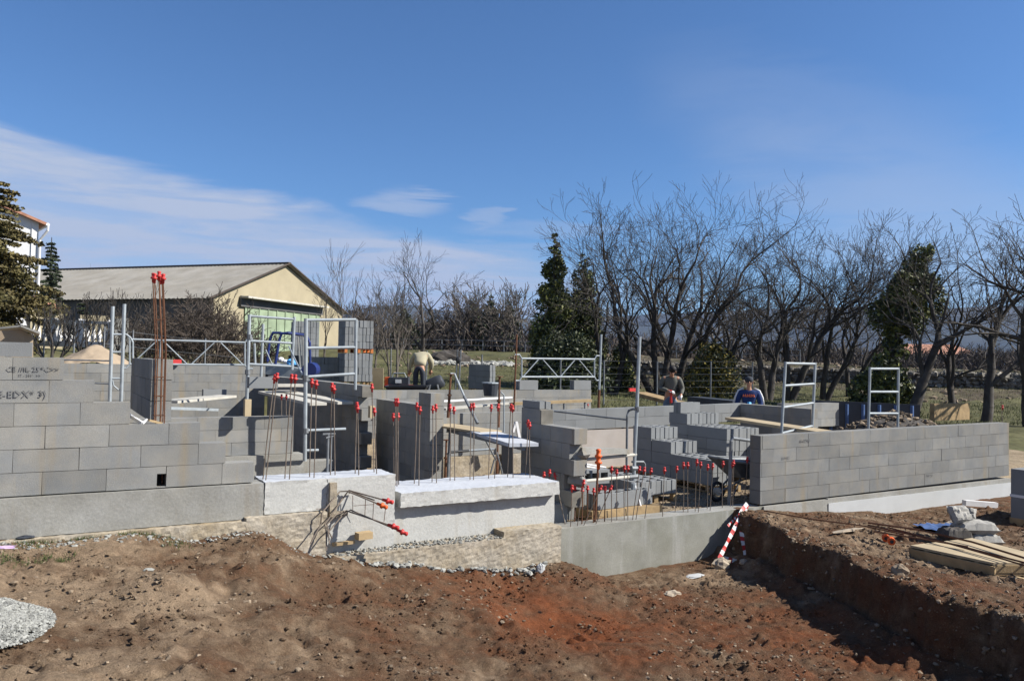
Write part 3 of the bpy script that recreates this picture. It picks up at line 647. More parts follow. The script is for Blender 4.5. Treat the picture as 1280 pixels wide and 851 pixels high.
# white lintel hanging out at the toothed wall, broken block
mb=MB(); a=P(722,562,v=8.35); b_=P(776,571,v=8.9); mb.beam(a,(a.x+.95,8.55,a.z-.08),.16,.07); mb.tint=1.3
tag(mb.build('lintel',M['cast']),'white concrete lintel lying through the gap in the dark toothed wall','lintel')
for (x,y,lab) in [(713,571,'broken block stub in the upper gap of the dark toothed wall'),(728,600,'broken block stub in the lower gap of the dark toothed wall')]:
    p=P(x,y,v=8.3); mb=MB(); mb.ell((5.95,8.3,p.z),(.12,.13,.09),7,5,.3,int(x)); tag(mb.build('broken_block',M['block']),lab,'broken block')
# loose blocks on walls
mb=None
for (x,y,v,lab) in [(659,487,17.1,'pale block lying on the rear wall below the left end of the truss rail'),(726,487,17.1,'pale block lying on the right end of the rear wall'),(282,496,15.5,None)]:
    if lab: p=P(x,y,v=v); block((p.x,17.12,.945),lab,None,0,scale=(1.1,1,1.2))
p=P(657,498,v=8.6)
block((5.9,9.27,1.012),'pale block set back on the top of the dark toothed wall',None,math.pi/2,scale=(.9,.9,.5))
for (x,y,v,lab) in [(268,492,18.6,'grey block on the planks at the far back wall'),(328,478,14.5,'grey block beside the left scaffold post'),(125,505,9,None)]:
    if lab: p=P(x,y,v=v); block((p.x,p.y,p.z-.1),lab,None,0)
# big block stacks on pallets in front of the barn
def tall(x0,x1,ytop,ybot,D,label,pl,rows=2,rot=-.12,mid=None,pcol='orange'):
    b=P(x0,ybot,D=D); w_=(x1-x0)/FPX*D; h=(ybot-ytop)/FPX*D; nc=max(4,round(w_*1.1/.205)); nl=max(2,round((h-.12)/.205))
    nl1=nl//2 if mid else nl
    q=Matrix.Rotation(rot,3,'Z')
    stack(b,[[nl1]*nc]*rows,label,label,rot,pal=pl)
    if mid: stack(b+Vector((0,0,.124+nl1*.205+.005)),[[nl-nl1]*nc]*rows,label,label,rot,pal=mid,pcol='orange_wood')
M['orange_wood']=mat('orange painted wood',(.50,.17,.05),.8,var=.15)
tall(430,457,402,482,22.5,'concrete block in the tall double pallet stack beside the yellow barn','lower pallet of the tall double block stack',2,mid='orange pallet between the two halves of the tall block stack')
tall(368,391,398,450,27.,'concrete block in the stack behind the blue roll frame','pallet under the stack behind the blue roll frame',2)
tall(396,414,448,486,23.,'concrete block in the low stack left of the tall double stack','pallet under the low block stack',2)
# dark sided stack beyond the rear wall
b=P(612,492,D=25.5); stack(b+Vector((0,0,0)),[[4]]*3,'concrete block in the blue black sided stack beyond the rear wall','blocks in the dark stack',0,pal='pallet under the dark sided block stack')
b=P(646,497,D=21); block(b,'dark block lying beyond the rear wall beneath the left end of the truss rail',None,1.2)
# ------------------------------------------------------------------ scaffolding
def tubes(t,name,segs,r=.024,m_='galv',n=8):
    for s in segs:
        b=MB(); b.tube(s,r,n); b.build(name,M[m_],t)
def scaffold(name,label,org,parts,cat='scaffold frame',group=None):
    t=thing(name,label,cat,org,group)
    for nm,segs,r,mm in parts: tubes(t,nm,segs,r,mm)
    return t
# pair of posts at left
V1=17.2
a=[P(141,383,v=V1),P(137,505,v=V1)]; b_=[P(155.5,380,v=V1),P(151,512,v=V1)]
scaffold('scaffold','narrow scaffold frame of two galvanised posts with rungs, left of the tall stub wall',a[1],[('post',[a,b_],.034,'galv'),('rung',[[P(140,x,v=V1),P(153,x,v=V1)] for x in (418,440,473)],.022,'galv'),
   ('guard_loop',[[P(153,418,v=V1),P(158,418,v=V1),P(163,422,v=V1),P(166,428,v=V1),P(166,450,v=V1)]],.02,'galv'),('brace',[[P(140,472,v=V1),P(142,482,v=V1),P(148,487,v=V1),P(152,487,v=V1)],[P(40,449,v=19),P(140,451,v=V1)],[P(118,479,v=19),P(140,480,v=V1)]],.014,'galv')])
def truss(label,x0,y0t,y0b,x1,y1t,y1b,v,n=2,loop=6,r=.021):
    L0,L1,B0,B1=P(x0,y0t,v=v),P(x1,y1t,v=v),P(x0,y0b,v=v),P(x1,y1b,v=v)
    t=thing('guard_rail',label,'guard rail',B0); tubes(t,'chord',[[L0,L1],[B0,B1]],r)
    diag=[]
    for i in range(n):
        a0=i/n; am=(i+.5)/n; a1=(i+1)/n
        diag.append([B0.lerp(B1,a0+.015),L0.lerp(L1,am-.02)]); diag.append([L0.lerp(L1,am+.02),B0.lerp(B1,a1-.015)])
    tubes(t,'brace',diag,r*.6)
    ends=[]
    for (T,Bm,s) in ((L0,B0,-1),(L1,B1,1)):
        d=(L1-L0).normalized()*s*.14; ends.append([T+d*1.2+Vector((0,0,.08)),T+d*.4+Vector((0,0,.08)),T,Bm,Bm+d*.4-Vector((0,0,.08)),Bm+d*1.2-Vector((0,0,.08))])
    tubes(t,'end_hoop',ends,r*.85); return t
truss('long galvanised truss guard rail crossing in front of the bare thicket, left',162,424,455,306,428,456,17.3,2)
truss('galvanised truss guard rail in front of the ivy covered trees',652,448,471,743,449,471,14.3,2)
# rails of the right truss: rusty post and galvanised post
scaffold('scaffold_post','thin rusty post holding the left end of the truss rail',P(643,520,v=14.3),[('post',[[P(646,418,v=14.3),P(642,524,v=14.3)]],.02,'rust')],'post')
scaffold('scaffold_post','galvanised post with rusty foot holding the right end of the truss rail',P(747,520,v=14.3),[('post',[[P(751.5,418,v=14.3),P(749,487,v=14.3)]],.026,'galv'),('foot',[[P(749,487,v=14.3),P(748,516,v=14.3)]],.03,'rust')],'post')
# scaffold tower by the dark wall
VA=13.2; VB=12.2
t=scaffold('scaffold','galvanised scaffold tower with guard rails standing against the long dark wall',P(382,576,v=VB),[
 ('post',[[P(312,393,v=15.5),P(308.5,500,v=15.5)]],.033,'galv'),('post',[[P(329,405,v=18),P(326,478,v=18)]],.031,'galv'),('post',[[P(368,396,v=15.5),P(365,462,v=15.5)]],.03,'galv'),
 ('post',[[P(382.5,398,v=VB),P(381,576,v=VB)]],.032,'galv'),('post',[[P(445,399,v=VB),P(444,487,v=VB)]],.026,'galv'),
 ('rail',[[P(312,395,v=15.5),P(368,399,v=15.5)],[P(312,426,v=15.5),P(366,429,v=15.5)],[P(311,455,v=15.5),P(366,458,v=15.5)],[P(382,400,v=VB),P(445,399.5,v=VB)],[P(382,435,v=VB),P(445,434,v=VB)],[P(382,471,v=VB),P(445,467,v=VB)],
          [P(318,429,v=17),P(319,455,v=17)],[P(382,538,v=VB),P(432,536,v=VB)],[P(383,563,v=VB),P(398,562.5,v=VB)]],.024,'galv'),
 ('brace',[[P(332,437,v=16),P(340,455,v=16)],[P(361,433,v=14.5),P(378,468,v=VB)]],.013,'galv'),
 ('coupler',[[P(312,418,v=15.5),P(312,424,v=15.5)],[P(309.5,462,v=15.5),P(309.5,468,v=15.5)],[P(382,469,v=VB),P(382,476,v=VB)],[P(382,535,v=VB),P(382,541,v=VB)]],.05,'galv_dark')])
mb=MB(); 
for k in range(2):
    a=P(352,489+k*1.0,v=15.4); b_=P(432-k*34,503.5+k*1.5,v=12.95)
    mb.beam(a+Vector((-.3*k,0,0)),b_,.30,.045)
tag(mb.build('plank',M['plank']),'pale plank platform sloping along the dark wall behind the scaffold tower','planks')
mb=MB(); mb.beam(P(345,481.5,v=15),P(378,481.5,v=15),.3,.05); tag(mb.build('plank',M['plank']),'short pale plank just above the long platform by the dark wall','planks')
mb=MB(); mb.beam(P(209,502,v=16.3),P(284,495,v=17.8),.45,.05); tag(mb.build('plank',M['plank']),'pale plank in sun behind the tall stub wall','planks')
mb=MB(); mb.beam(P(212,510,v=15),P(272,512,v=15.5),.05,.05); tag(mb.build('scaffold_tube',M['galv']),'galvanised tube lying below the sunlit plank in the dark room','tube')
mb=MB(); a=P(152,551 and 549,v=8.35); mb.beam(P(157,516,v=8.3),P(178,529,v=8.02),.02,.03); mb.beam(P(178,529,v=8.02),P(184,524,v=8.05),.015,.02); tag(mb.build('strip',M['white_cloth']),'bent white strip leaning at the foot of the tall stub wall','strip')
mb=MB(); mb.beam(P(186,525,v=8.02),P(202,529,v=8.04),.05,.02); tag(mb.build('wood_scrap',M['wood']),'small wood scrap at the foot of the tall cage','wood scrap')
# ladder frames behind the long right wall
def ladder(label,pts,v,yr):
    (x0,y0),(x1,y1),(x2,y2),(x3,y3)=pts
    A,B,Cc,Dd=P(x0,y0,v=v),P(x1,y1,v=v),P(x2,y2,v=v),P(x3,y3,v=v)
    t=thing('ladder_frame',label,'scaffold frame',Cc,'ladder shaped scaffold frames'); tubes(t,'post',[[A,Cc],[B,Dd]],.024,'galv')
    tubes(t,'rung',[[A.lerp(Cc,f),B.lerp(Dd,f)] for f in yr],.022,'galv'); return t
ladder('left of the two ladder shaped galvanised frames rising behind the long right wall',[(982,452),(1019,453),(976,556),(1015,545)],9.3,(.02,.29,.55,.86))
ladder('right of the two ladder shaped galvanised frames rising behind the long right wall',[(1087.5,459),(1123,459),(1085,552),(1122,552)],9.3,(.02,.33,.62,.86))
# tall prop post near the middle with yellow sleeve and its brace
VP=8.55
t=scaffold('steel_prop','tall galvanised post with yellow sleeve and white brace among the pit wall rebars',P(791,650,v=VP),[('post',[[P(799.5,421,v=VP),P(796,512,v=VP),P(792,600,v=VP)]],.024,'galv'),('sleeve',[[P(791.8,604,v=VP),P(791,638,v=VP)]],.034,'galv'),
  ('brace',[[P(793,604,v=VP),P(805,648,v=VP-.2)]],.014,'white_cloth'),('coupler',[[P(796,508,v=VP),P(797,514,v=VP)],[P(789,585,v=VP),P(796,585,v=VP)],[P(786,596,v=VP),P(797,595,v=VP)]],.036,'galv_dark')],'prop')
M['yellow']=mat('yellow enamel',(.6,.38,.03),.5,var=.2)
tubes(t,'collar',[[P(791.5,612,v=VP),P(791.2,634,v=VP)]],.037,'yellow')
tubes(t,'foot',[[P(791,638,v=VP),P(790.5,650,v=VP)]],.028,'galv')
scaffold('scaffold_hoop','grey hoop of a scaffold frame just left of the tall post',P(783,585,v=8.9),[('hoop',[[P(797,513,v=8.7),P(792,511,v=8.8),P(786,513,v=8.9),P(784,520,v=8.9),P(783,600,v=8.9)]],.018,'galv_dark')])
scaffold('cross_tube','thin dark tube running from the grey hoop to the top of the dark toothed wall',P(783,524,v=8.9),[('tube',[[P(693,514,v=10.2),P(783,524.5,v=8.9)]],.012,'galv_dark')],'tube')
scaffold('cross_tube','upper of two dirty tubes reaching left from the tall post',P(790,569,v=VP),[('tube',[[P(722,575,v=8.4),P(795,568,v=VP)]],.022,'plank')],'tube')
scaffold('cross_tube','lower of two dirty tubes reaching left from the tall post',P(790,596,v=VP),[('tube',[[P(727,601.5,v=8.4),P(790,595.5,v=VP)]],.022,'plank')],'tube')
t=scaffold('rusty_prop','rusty upright bar with orange clamps at its top, left of the tall post',P(746,660,v=8.15),[('bar',[[P(748,575,v=8.15),P(743,662,v=8.15)]],.014,'rust')],'prop')
for y in (572,580): addcap(t,P(748,y,v=8.14)-t.location,(0,0,1),True,1.9)
scaffold('window_frame','white thin steel frame leaning behind the dark toothed wall',P(745,600,v=9.6),[('bar',[[P(733,580,v=9.4),P(757,584,v=9.6),P(757,602,v=9.6)],[P(733,583,v=9.4),P(751,586,v=9.5),P(751,600,v=9.5)]],.012,'white_cloth')],'frame')
scaffold('dark_hoop','dark bent tube between the tall post and the small pallet',P(806,600,v=10),[('tube',[[P(790,577,v=10),P(804,577,v=10),P(806,580,v=10),P(806,602,v=10)]],.02,'galv_dark')],'tube')
# props in the middle room
def rp(label,x0,y0,x1,y1,v,r=.024,m_='rust',x2=None,y2=None,v2=None):
    v2=v if v2 is None else v2
    t=thing('steel_prop',label,'prop',P(x1,y1,v=v2)); a,b=P(x0,y0,v=v),P(x1,y1,v=v2)
    tubes(t,'inner_tube',[[a,a.lerp(b,.5)]],r*.8,m_); tubes(t,'outer_tube',[[a.lerp(b,.45),b]],r*1.1,m_); 
    c=a.lerp(b,.46); tubes(t,'collar',[[c,c.lerp(b,.06)]],r*1.7,m_); tubes(t,'plate',[[a+Vector((0,0,.012)),a-Vector((0,0,.002))]],r*2.6,m_); return t
rp('rusty prop standing just right of the bent over worker, crossed by a grey tube',563.5,468,560,522,12.2)
rp('dark steel prop under the left end of the trestle table',562,540,560,597,11.6,m_='galv_dark')
rp('rusty prop in the middle, taller than the trestle table',624.5,471,623,534,12.3,m_='rust')
rp('rusty prop under the middle of the trestle table',622,552,621,592,11.2,m_='rust')
rp('rusty leg prop beside the end of the free standing dark wall',558,550,556.5,597,11.8,.022,'rust')
scaffold('diagonal_tube','grey tube leaning from the rusty prop down towards the trestle planks',P(598,531,v=11.6),[('inner_tube',[[P(563,467,v=12.2),P(568,467,v=12.2),P(581,497,v=12.0)]],.018,'galv'),('outer_tube',[[P(580,495,v=12.0),P(597,529,v=11.6)]],.026,'galv_dark')],'tube')
scaffold('hook_tube','thin grey hooked tube right of the rusty middle prop',P(629,545,v=12),[('tube',[[P(626,490,v=12),P(630,494,v=12),P(630,540,v=12)]],.014,'galv')],'tube')
scaffold('cross_tube','half black half galvanised tube across the opening under the trestle table',P(563,565,v=11.6),[('black_half',[[P(563,565,v=11.6),P(586,563,v=11.6)]],.022,'black'),('bright_half',[[P(586,563,v=11.6),P(618,561,v=11.5)]],.018,'galv')],'tube')
t=thing('trestle_table','trestle of pale board and bright metal plank on dark legs between two dark walls','trestle',P(610,560,v=11))
b=MB(); b.beam(P(553,531,z=.62),P(614,540,z=.60),.42,.03); b.build('timber_board',M['ply'],t)
b=MB(); b.beam(P(596,538,z=.585),P(655,556,z=.585),.40,.045); b.build('metal_plank',M['cast_top'],t)
b=MB(); b.beam(P(560,537,z=.56),P(655,560,z=.54),.05,.06); b.build('edge_beam',M['galv_dark'],t)
for (x0,y0,x1,y1) in [(562,537,560,596),(607,550,620,575),(618,574,613,592),(621,565,628,592)]:
    b=MB(); b.tube([P(x0,y0,v=11),P(x1,y1,v=11)],.014,6); b.build('leg',M['galv_dark'],t)
mb=MB(); a=P(634,592,v=12.5); mb.beam((a.x,12.5,-.42),(a.x+.04,12.58,.13),.22,.02); tag(mb.build('board',M['black']),'black sheet added for the shaded opening in the pale wall under the trestle','board')  # added black sheet stands in for a shaded opening in the wall
mb=MB(); a=P(645,527,v=12.2); mb.beam(a,P(649,548,v=12.2),.05,.05); mb.beam(a,P(641,540,v=12.2),.04,.04); tag(mb.build('bracket',M['white_cloth']),'small white bracket beside the top left of the dark toothed wall','bracket')
# long planks and pipes at the rear
mb=MB(); mb.beam(P(553,511,v=14.6),P(640,503,v=15),.25,.04); tag(mb.build('plank',M['plank']),'long thin plank lying over the dark gap behind the trestle','planks')
mb=MB(); mb.beam(P(640,504.5,v=14.4),P(738,500.5,v=14.2),.14,.06); tag(mb.build('timber_beam',M['wood']),'long pale timber beam under the truss rail','timber')
scaffold('long_pipe','long white pipe lying along the rear wall ledge behind the bucket',P(555,501,v=15.6),[('pipe',[[P(553,502,v=15.6),P(640,497,v=15.8)]],.03,'white_cloth')],'pipe')
t=thing('bucket','dark builders bucket with a pale rim on the rear wall ledge','bucket',P(613,496,v=16)); 
b=MB(); c=P(613,495,v=16); b.tube([c,c+Vector((0,0,.05)),c+Vector((0,0,.30))],[.15,.16,.19],14); b.build('pail',M['formwork'],t); b=MB(); b.tube([c+Vector((0,0,.295)),c+Vector((0,0,.32))],[.205,.2],14); b.build('rim',M['galv'],t)

for k,(x,y) in enumerate([(690,508),(705,506),(731,505)]):
    p=P(x,y,v=15.2); t=thing('steel_prop',ORD[k]+' short grey prop from the left below the long pale timber beam','prop',(p.x,15.2,-.4),'short props under the timber beam'); b=MB(); b.tube([(p.x,15.2,-.4),(p.x,15.2,.72)],.025,8); b.build('tube',M['galv_dark'],t); b=MB(); b.tube([(p.x,15.2,.72),(p.x,15.2,.735)],.06,8); b.build('plate',M['galv_dark'],t)
# plank at right room, panels
mb=MB(); mb.beam(P(918,523,z=.56),P(1035,541,z=.56),.42,.05); tag(mb.build('plank',M['ply']),'long pale plank platform behind the left end of the long right wall','planks')
mb=MB()
a=P(1018,505,v=13.6); b_=P(1086,513,v=12.6); mb.beam((a.x,a.y,.15),(b_.x+1.2,b_.y-.6,.1),.06,1.3)
fp=thing('formwork','long dark formwork panel with bluish uprights behind the ladder frames','formwork',(a.x,a.y,-.4)); mb.build('sheet',M['formwork'],fp)
for k in range(7):
    f=k/6.5; p=Vector((a.x,a.y,.15)).lerp(Vector((b_.x+1.2,b_.y-.6,.1)),f); b=MB(); b.beam((p.x-.04,p.y-.05,-.45),(p.x-.04,p.y-.05,.72),.07,.05,(1,0,0)); b.build('upright',M['blue_tarp'],fp)
mb=MB(); a=P(820,493,v=21) ; mb.beam(P(800,492,v=20.5),P(862,508,v=17.5),.5,.12); tag(mb.build('timber_sheet',M['wood_dark']),'dark panel lying tilted behind the grey sweater worker','panel')
mb=MB(); mb.beam(P(868,502,v=17),P(925,508,v=15),.5,.3); tag(mb.build('trough',M['formwork']),'dark low trough between the two standing workers','trough')
mb=MB(); mb.box((P(1168,528,v=14).x,14.0,.1),(P(1168,528,v=14).x+1.9,14.15,.62)); tag(mb.build('panel',M['wood_dark']),'dark brown low panel beyond the right wall, below the leaning trees','panel')
# blue sheet held up beside the second worker, on the wall
mb=MB(); p=P(936,503,v=12.66); mb.tube([p+Vector((0,-.02,0)),P(935,514,v=12.6),P(937,520,v=12.5)],[.05,.07,.03],6); tag(mb.build('blue_glove',mat('light blue plastic',(.1,.4,.65),.6)),'light blue plastic bag hanging over the wall in front of the blue jacketed worker','bag')
M['bark_bush']=mat('brown twig bark',(.085,.068,.055),.95,var=.3,vscale=3)
# ------------------------------------------------------------------ bare trees
class TB:
    "collects branch segments as numpy friendly tubes"
    def __init__(s): s.v=[];s.f=[];s.n=0
    def seg(s,a,b,ra,rb,n):
        d=(b-a); 
        if d.length<1e-6: return
        d.normalize(); o=d.orthogonal().normalized(); c=d.cross(o); k0=s.n
        for (p,r) in ((a,ra),(b,rb)):
            for k in range(n):
                t=2*math.pi*k/n; q=p+(o*math.cos(t)+c*math.sin(t))*r; s.v.append((q.x,q.y,q.z))
        s.n+=2*n
        if n==3: 
            for k in range(n): s.f.append((k0+k,k0+(k+1)%n,k0+n+(k+1)%n,k0+n+k))
        else:
            for k in range(n): s.f.append((k0+k,k0+(k+1)%n,k0+n+(k+1)%n,k0+n+k))
    def obj(s,name,m_,parent=None):
        if not s.v: return None
        return npmesh(name,np.array(s.v),np.array(s.f),m_,parent=parent,smooth=True)
def grow(tb_t,tb_c,rr,p,d,L_,r,depth,maxd,spread=.6,up=.15,minr=.005,nseg=4,trop=Vector((0,0,1)),gn=.16,den=3):
    pts=[(p,r)]; cur=p.copy(); dd=d.copy()
    n=max(2,nseg-depth//2); tb=tb_t if depth==0 else tb_c
    for i in range(n):
        g_=gn*(.35 if depth==0 else 1)
        dd=(dd+Vector((rr.gauss(0,g_),rr.gauss(0,g_),rr.gauss(0,g_)))+trop*up*(.4 if depth<2 else 1)*.5).normalized()
        nx_=cur+dd*(L_/n); r2=max(minr,r*(1-.42*(i+1)/n)); tb.seg(cur,nx_,pts[-1][1],r2,7 if depth==0 else (5 if depth<3 else 3)); cur=nx_; pts.append((cur,r2))
        if depth<maxd and (i>=(1 if depth==0 else 0)):
            nb=rr.choice([0,1,1]) if depth<4 else rr.choice([0,1,1])
            if depth==0: nb=1 if i>=1 else 0
            if nb:
                for _ in range(nb):
                    a=dd.orthogonal().normalized(); a=Quaternion(dd,rr.uniform(0,6.28))@a
                    s_=rr.uniform(.5,1.1)*spread; nd=(dd*math.cos(s_)+a*math.sin(s_)).normalized()
                    grow(tb_t,tb_c,rr,cur,nd,L_*rr.uniform(.5,.78),r2*rr.uniform(.5,.72),depth+1,maxd,spread,up,minr,nseg,trop,gn,den)
    if depth<maxd:
        grow(tb_t,tb_c,rr,cur,dd,L_*rr.uniform(.6,.8),pts[-1][1]*.85,depth+1,maxd,spread,up,minr,nseg,trop,gn,den)
def bare_tree(x,yb,D,ytop,label,group='bare trees',lean=0,spread=.62,r=.16,maxd=5,seed=1,stems=1,zb=None,bark='bark',minr=.006,trunk=.3,name='bare_tree',gn=.24,up=.09,sfan=.35,cat='tree'):
    base=P(x,yb,D=D); gzv=hz(base.x,base.y) if zb is None else zb; base.z=gzv-.15
    top=P(x,ytop,D=D); Ht=top.z-gzv
    t=thing(name,label,cat,base,group); rr=random.Random(seed); tt,tc=TB(),TB()
    for k in range(stems):
        a=(k-(stems-1)/2)*sfan; d=(Vector((0,0,1))+Rv*(lean+a)+Fv*rr.uniform(-.15,.15)); d.z=1; d.normalize()
        grow(tt,tc,rr,Vector((0,0,0))+Rv*(.12*(k-(stems-1)/2)),d,Ht*trunk,r*(1 if stems==1 else .75),0,maxd,spread,up,minr,4,gn=gn)
    # scale so that the tree really has its height
    zs=max(v[2] for v in tc.v); f=Ht/zs
    for tb in (tt,tc): tb.v=[(v[0]*f,v[1]*f,v[2]*f) for v in tb.v]
    tt.obj('trunk',M[bark],t); tc.obj('crown',M[bark],t); return t
BT=[ # x,yb,D,ytop,lean,spread,r,maxd,stems,label
 (766,505,37,240,.05,.55,.17,5,2,'upright bare tree just right of the ivy covered ones'),
 (822,500,37,226,-.12,.6,.2,5,3,'broad bare tree with several trunks behind the grey sweater worker'),
 (846,500,39,222,.16,.62,.22,5,3,'tallest bare tree, its limbs fanning out right of the grey sweater worker'),
 (872,498,44,262,.25,.6,.16,5,2,'bare tree behind, with long limbs reaching right over the yellowish bush'),
 (917,500,36,300,.02,.5,.15,5,1,'single trunked bare tree right of the yellowish bush'),
 (958,505,34,278,.12,.62,.2,5,2,'bare tree behind the blue jacketed worker'),
 (985,508,37,262,.22,.6,.2,5,2,'wide crowned bare tree behind the left ladder frame'),
 (1030,505,38,270,.3,.6,.16,5,2,'bare tree leaning right between the two ladder frames'),
 (1062,508,40,285,.1,.6,.15,5,2,'smaller bare tree left of the right ladder frame'),
 (1108,515,37,262,.16,.6,.18,5,1,'bare tree whose twigs rise above the leaning ivy mass'),
 (1138,522,28,250,.33,.55,.17,5,1,'slanting bare tree with a clear diagonal trunk right of the ladder frames'),
 (1188,524,29,285,.36,.6,.13,5,1,'thinner slanting bare tree in front of the red roofed building'),
 (1232,526,27,238,.42,.62,.17,5,1,'thick trunked bare tree leaning strongly to the right'),
 (1290,530,25,232,-.1,.65,.2,5,2,'bare tree at the right edge of the picture'),
 (528,440,43,277,.10,.62,.14,5,1,'lone bare tree standing clear against the sky left of centre')]
for k,(x,yb,D,yt,ln,sp_,r_,md,st,lab) in enumerate(BT): bare_tree(x,yb,D,yt,lab,'row of bare trees' if k<14 else None,ln*.7,sp_,r_,md+1,100+k*7,st,minr=.0055 if D>30 else .0045)
YT=[(430,445,36,292,'slim bare young tree right of the barn gable'),(468,470,30,325,'pale stemmed sapling beside the tall block stack'),(495,480,29,330,'pale sapling left of the bent over worker'),(487,470,33,352,'short twiggy sapling behind the low pallet stack'),
    (512,478,31,385,'dark thin crooked stem left of the bent over worker'),(405,440,38,330,'thin sapling in front of the barn gable')]
for k,(x,yb,D,yt,lab) in enumerate(YT): bare_tree(x,yb,D,yt,lab,'slim saplings',.06*(k%3-1),.45,.05,4,300+k,1,bark='bark_pale',minr=.006,trunk=.36,name='sapling',gn=.1)
# thicket and pruned fruit trees at left
TH=[(195,450,27,378),(225,450,28,358),(252,452,26,348),(278,455,27,356),(300,455,28,384),(240,452,30,366),(210,450,31,376),(262,452,31,368)]
for k,(x,yb,D,yt) in enumerate(TH): bare_tree(x,yb,D,yt,ORD[k]+' bare bush from the left in the dense thicket in front of the barn' if k<5 else ORD[k-5]+' bush from the front in the rear row of the barn thicket','bushes of the barn thicket',0,.8,.035,5,400+k,4,minr=.007,trunk=.25,bark='bark_bush',name='bare_bush',gn=.25,sfan=.3,up=.1,cat='bush')
for k,(x,yb,D,yt,lab) in enumerate([(112,440,23,352,'pruned fruit tree in front of the white balustrade, right one'),(166,452,24,345,'pruned fruit tree with upright shoots left of the tall rusty cage'),(66,430,22,372,'pruned fruit tree in front of the white balustrade, left one'),(95,345,70,330,'distant treetop peeping over the barn roof')]):
    if k<3: bare_tree(x,yb,D,yt,lab,'pruned fruit trees',0,.75,.06,4,450+k,3,minr=.006,trunk=.3,gn=.12,up=.5,sfan=.5,name='fruit_tree')
bare_tree(100,400,95,328,'treetops showing just above the left end of the barn roof',None,0,.7,.2,4,470,3,zb=1)
# ------------------------------------------------------------------ leaves
def leaves(centers,radii,n,size,seed,m_,parent,name='foliage',surf=.55,droop=0):
    "n small leaves through the volume of a set of ellipsoids"
    r=np.random.default_rng(seed); c=np.array(centers,float); R_=np.array(radii,float); w=np.prod(R_,1)**(2/3); k=r.choice(len(c),n,p=w/w.sum())
    d=r.normal(size=(n,3)); d/=np.linalg.norm(d,axis=1)[:,None]; q=surf+(1-surf)*r.random(n)**.5; q=q*(1+.22*r.normal(size=n)*.5)
    p=c[k]+d*R_[k]*q[:,None]
    a=r.normal(size=(n,3)); a/=np.linalg.norm(a,axis=1)[:,None]; b=np.cross(a,r.normal(size=(n,3))); b/=np.linalg.norm(b,axis=1)[:,None]
    s=size*(.6+.8*r.random(n))[:,None]
    V=np.stack([p-a*s,p+b*s*.6,p+a*s,p-b*s*.6],1).reshape(-1,3); F=np.arange(4*n).reshape(n,4)
    cl=.75+.5*vnoise(p[:,0]*1.7+p[:,2],p[:,2]*1.7,seed)
    return npmesh(name,V,F,m_,tint=cl*(.8+.4*r.random(n)),parent=parent)
def ivy_tree(x,D,yb,ytop,wpx,label,seed,lean=0,mats_=('leaf','leaf_dark'),n=9000,leaf=.075,prof=None,group=None,zb=None,r=.16,name='ivy_tree'):
    base=P(x,yb,D=D); base.z=(hz(base.x,base.y) if zb is None else zb)-.1; top=P(x,ytop,D=D).z-base.z; wd=wpx/FPX*D/2
    t=thing(name,label,'tree',base,group); rr=random.Random(seed); cs=[];rs=[]; K=20
    prof=prof or (lambda f:(.95 if f<.5 else 1.9*(1-f)+.0)+.1)
    for i in range(K):
        f=(i+.5)/K; w_=wd*prof(f)
        for j in range(4):
            o=Rv*(lean*top*f+rr.uniform(-.75,.75)*w_)+Vector((Fv.x,Fv.y,0))*rr.uniform(-.7,.7)*w_
            cs.append((o.x,o.y,top*f+rr.uniform(-.2,.2))); q=w_*rr.uniform(.32,.62); rs.append((q,q,q*rr.uniform(.8,1.5)))
    mb=MB(); mb.local=True; mb.tube([Vector((0,0,0)),Rv*lean*top*.5+Vector((0,0,top*.5)),Rv*lean*top*.9+Vector((0,0,top*.9))],[r,r*.7,r*.2],7); mb.build('trunk',M['bark'],t)
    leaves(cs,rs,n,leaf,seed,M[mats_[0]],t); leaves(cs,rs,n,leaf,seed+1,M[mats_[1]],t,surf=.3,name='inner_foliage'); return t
ivy_tree(690,36,500,291,44,'tall narrow ivy covered tree, the greener left one',11,n=11000,prof=lambda f:1.15 if f<.45 else 1.15-.95*(f-.45)/.55)
ivy_tree(727,38,500,318,48,'shorter darker ivy covered tree right of the tall green one',12,mats_=('leaf_dark','leaf'),n=10000,prof=lambda f:1.2 if f<.4 else 1.2-1.0*(f-.4)/.6)
ivy_tree(708,34,500,430,95,'low dark ivy mass at the foot of the two ivy covered trees',13,mats_=('leaf_dark','leaf_dark'),n=9000,name='ivy_bush',prof=lambda f:1.1-.5*f)
ivy_tree(1096,30,518,312,74,'dark ivy covered tree leaning right behind the right ladder frame',14,lean=.26,mats_=('leaf_dark','leaf'),n=12000,prof=lambda f:.7+.38*math.sin(f*11) if f<.85 else .4)
ivy_tree(888,36,505,432,60,'yellowish green bush at the foot of the bare trees between the two standing workers',15,mats_=('leaf_yellow','leaf_dark'),n=2800,name='bush',prof=lambda f:1.05-.6*f*f)
ivy_tree(775,40,500,440,40,'small green bush at the foot of the upright bare tree',16,n=2500,name='bush',prof=lambda f:1-.5*f)
for k,(x,D,yt,w_) in enumerate([(590,80,372,26),(612,84,366,30),(634,82,374,28),(505,82,385,34),(540,90,395,30)]):
    ivy_tree(x,D,436,yt,w_,ORD[k]+' dark evergreen from the left among the far trees beyond the road' if k<3 else ('dark evergreen behind the pale saplings' if k==3 else 'low dark evergreen left of the lone bare tree'),40+k,n=2200,leaf=.16,mats_=('leaf_dark','leaf_dark'),group='evergreens beyond the road',name='evergreen_tree')
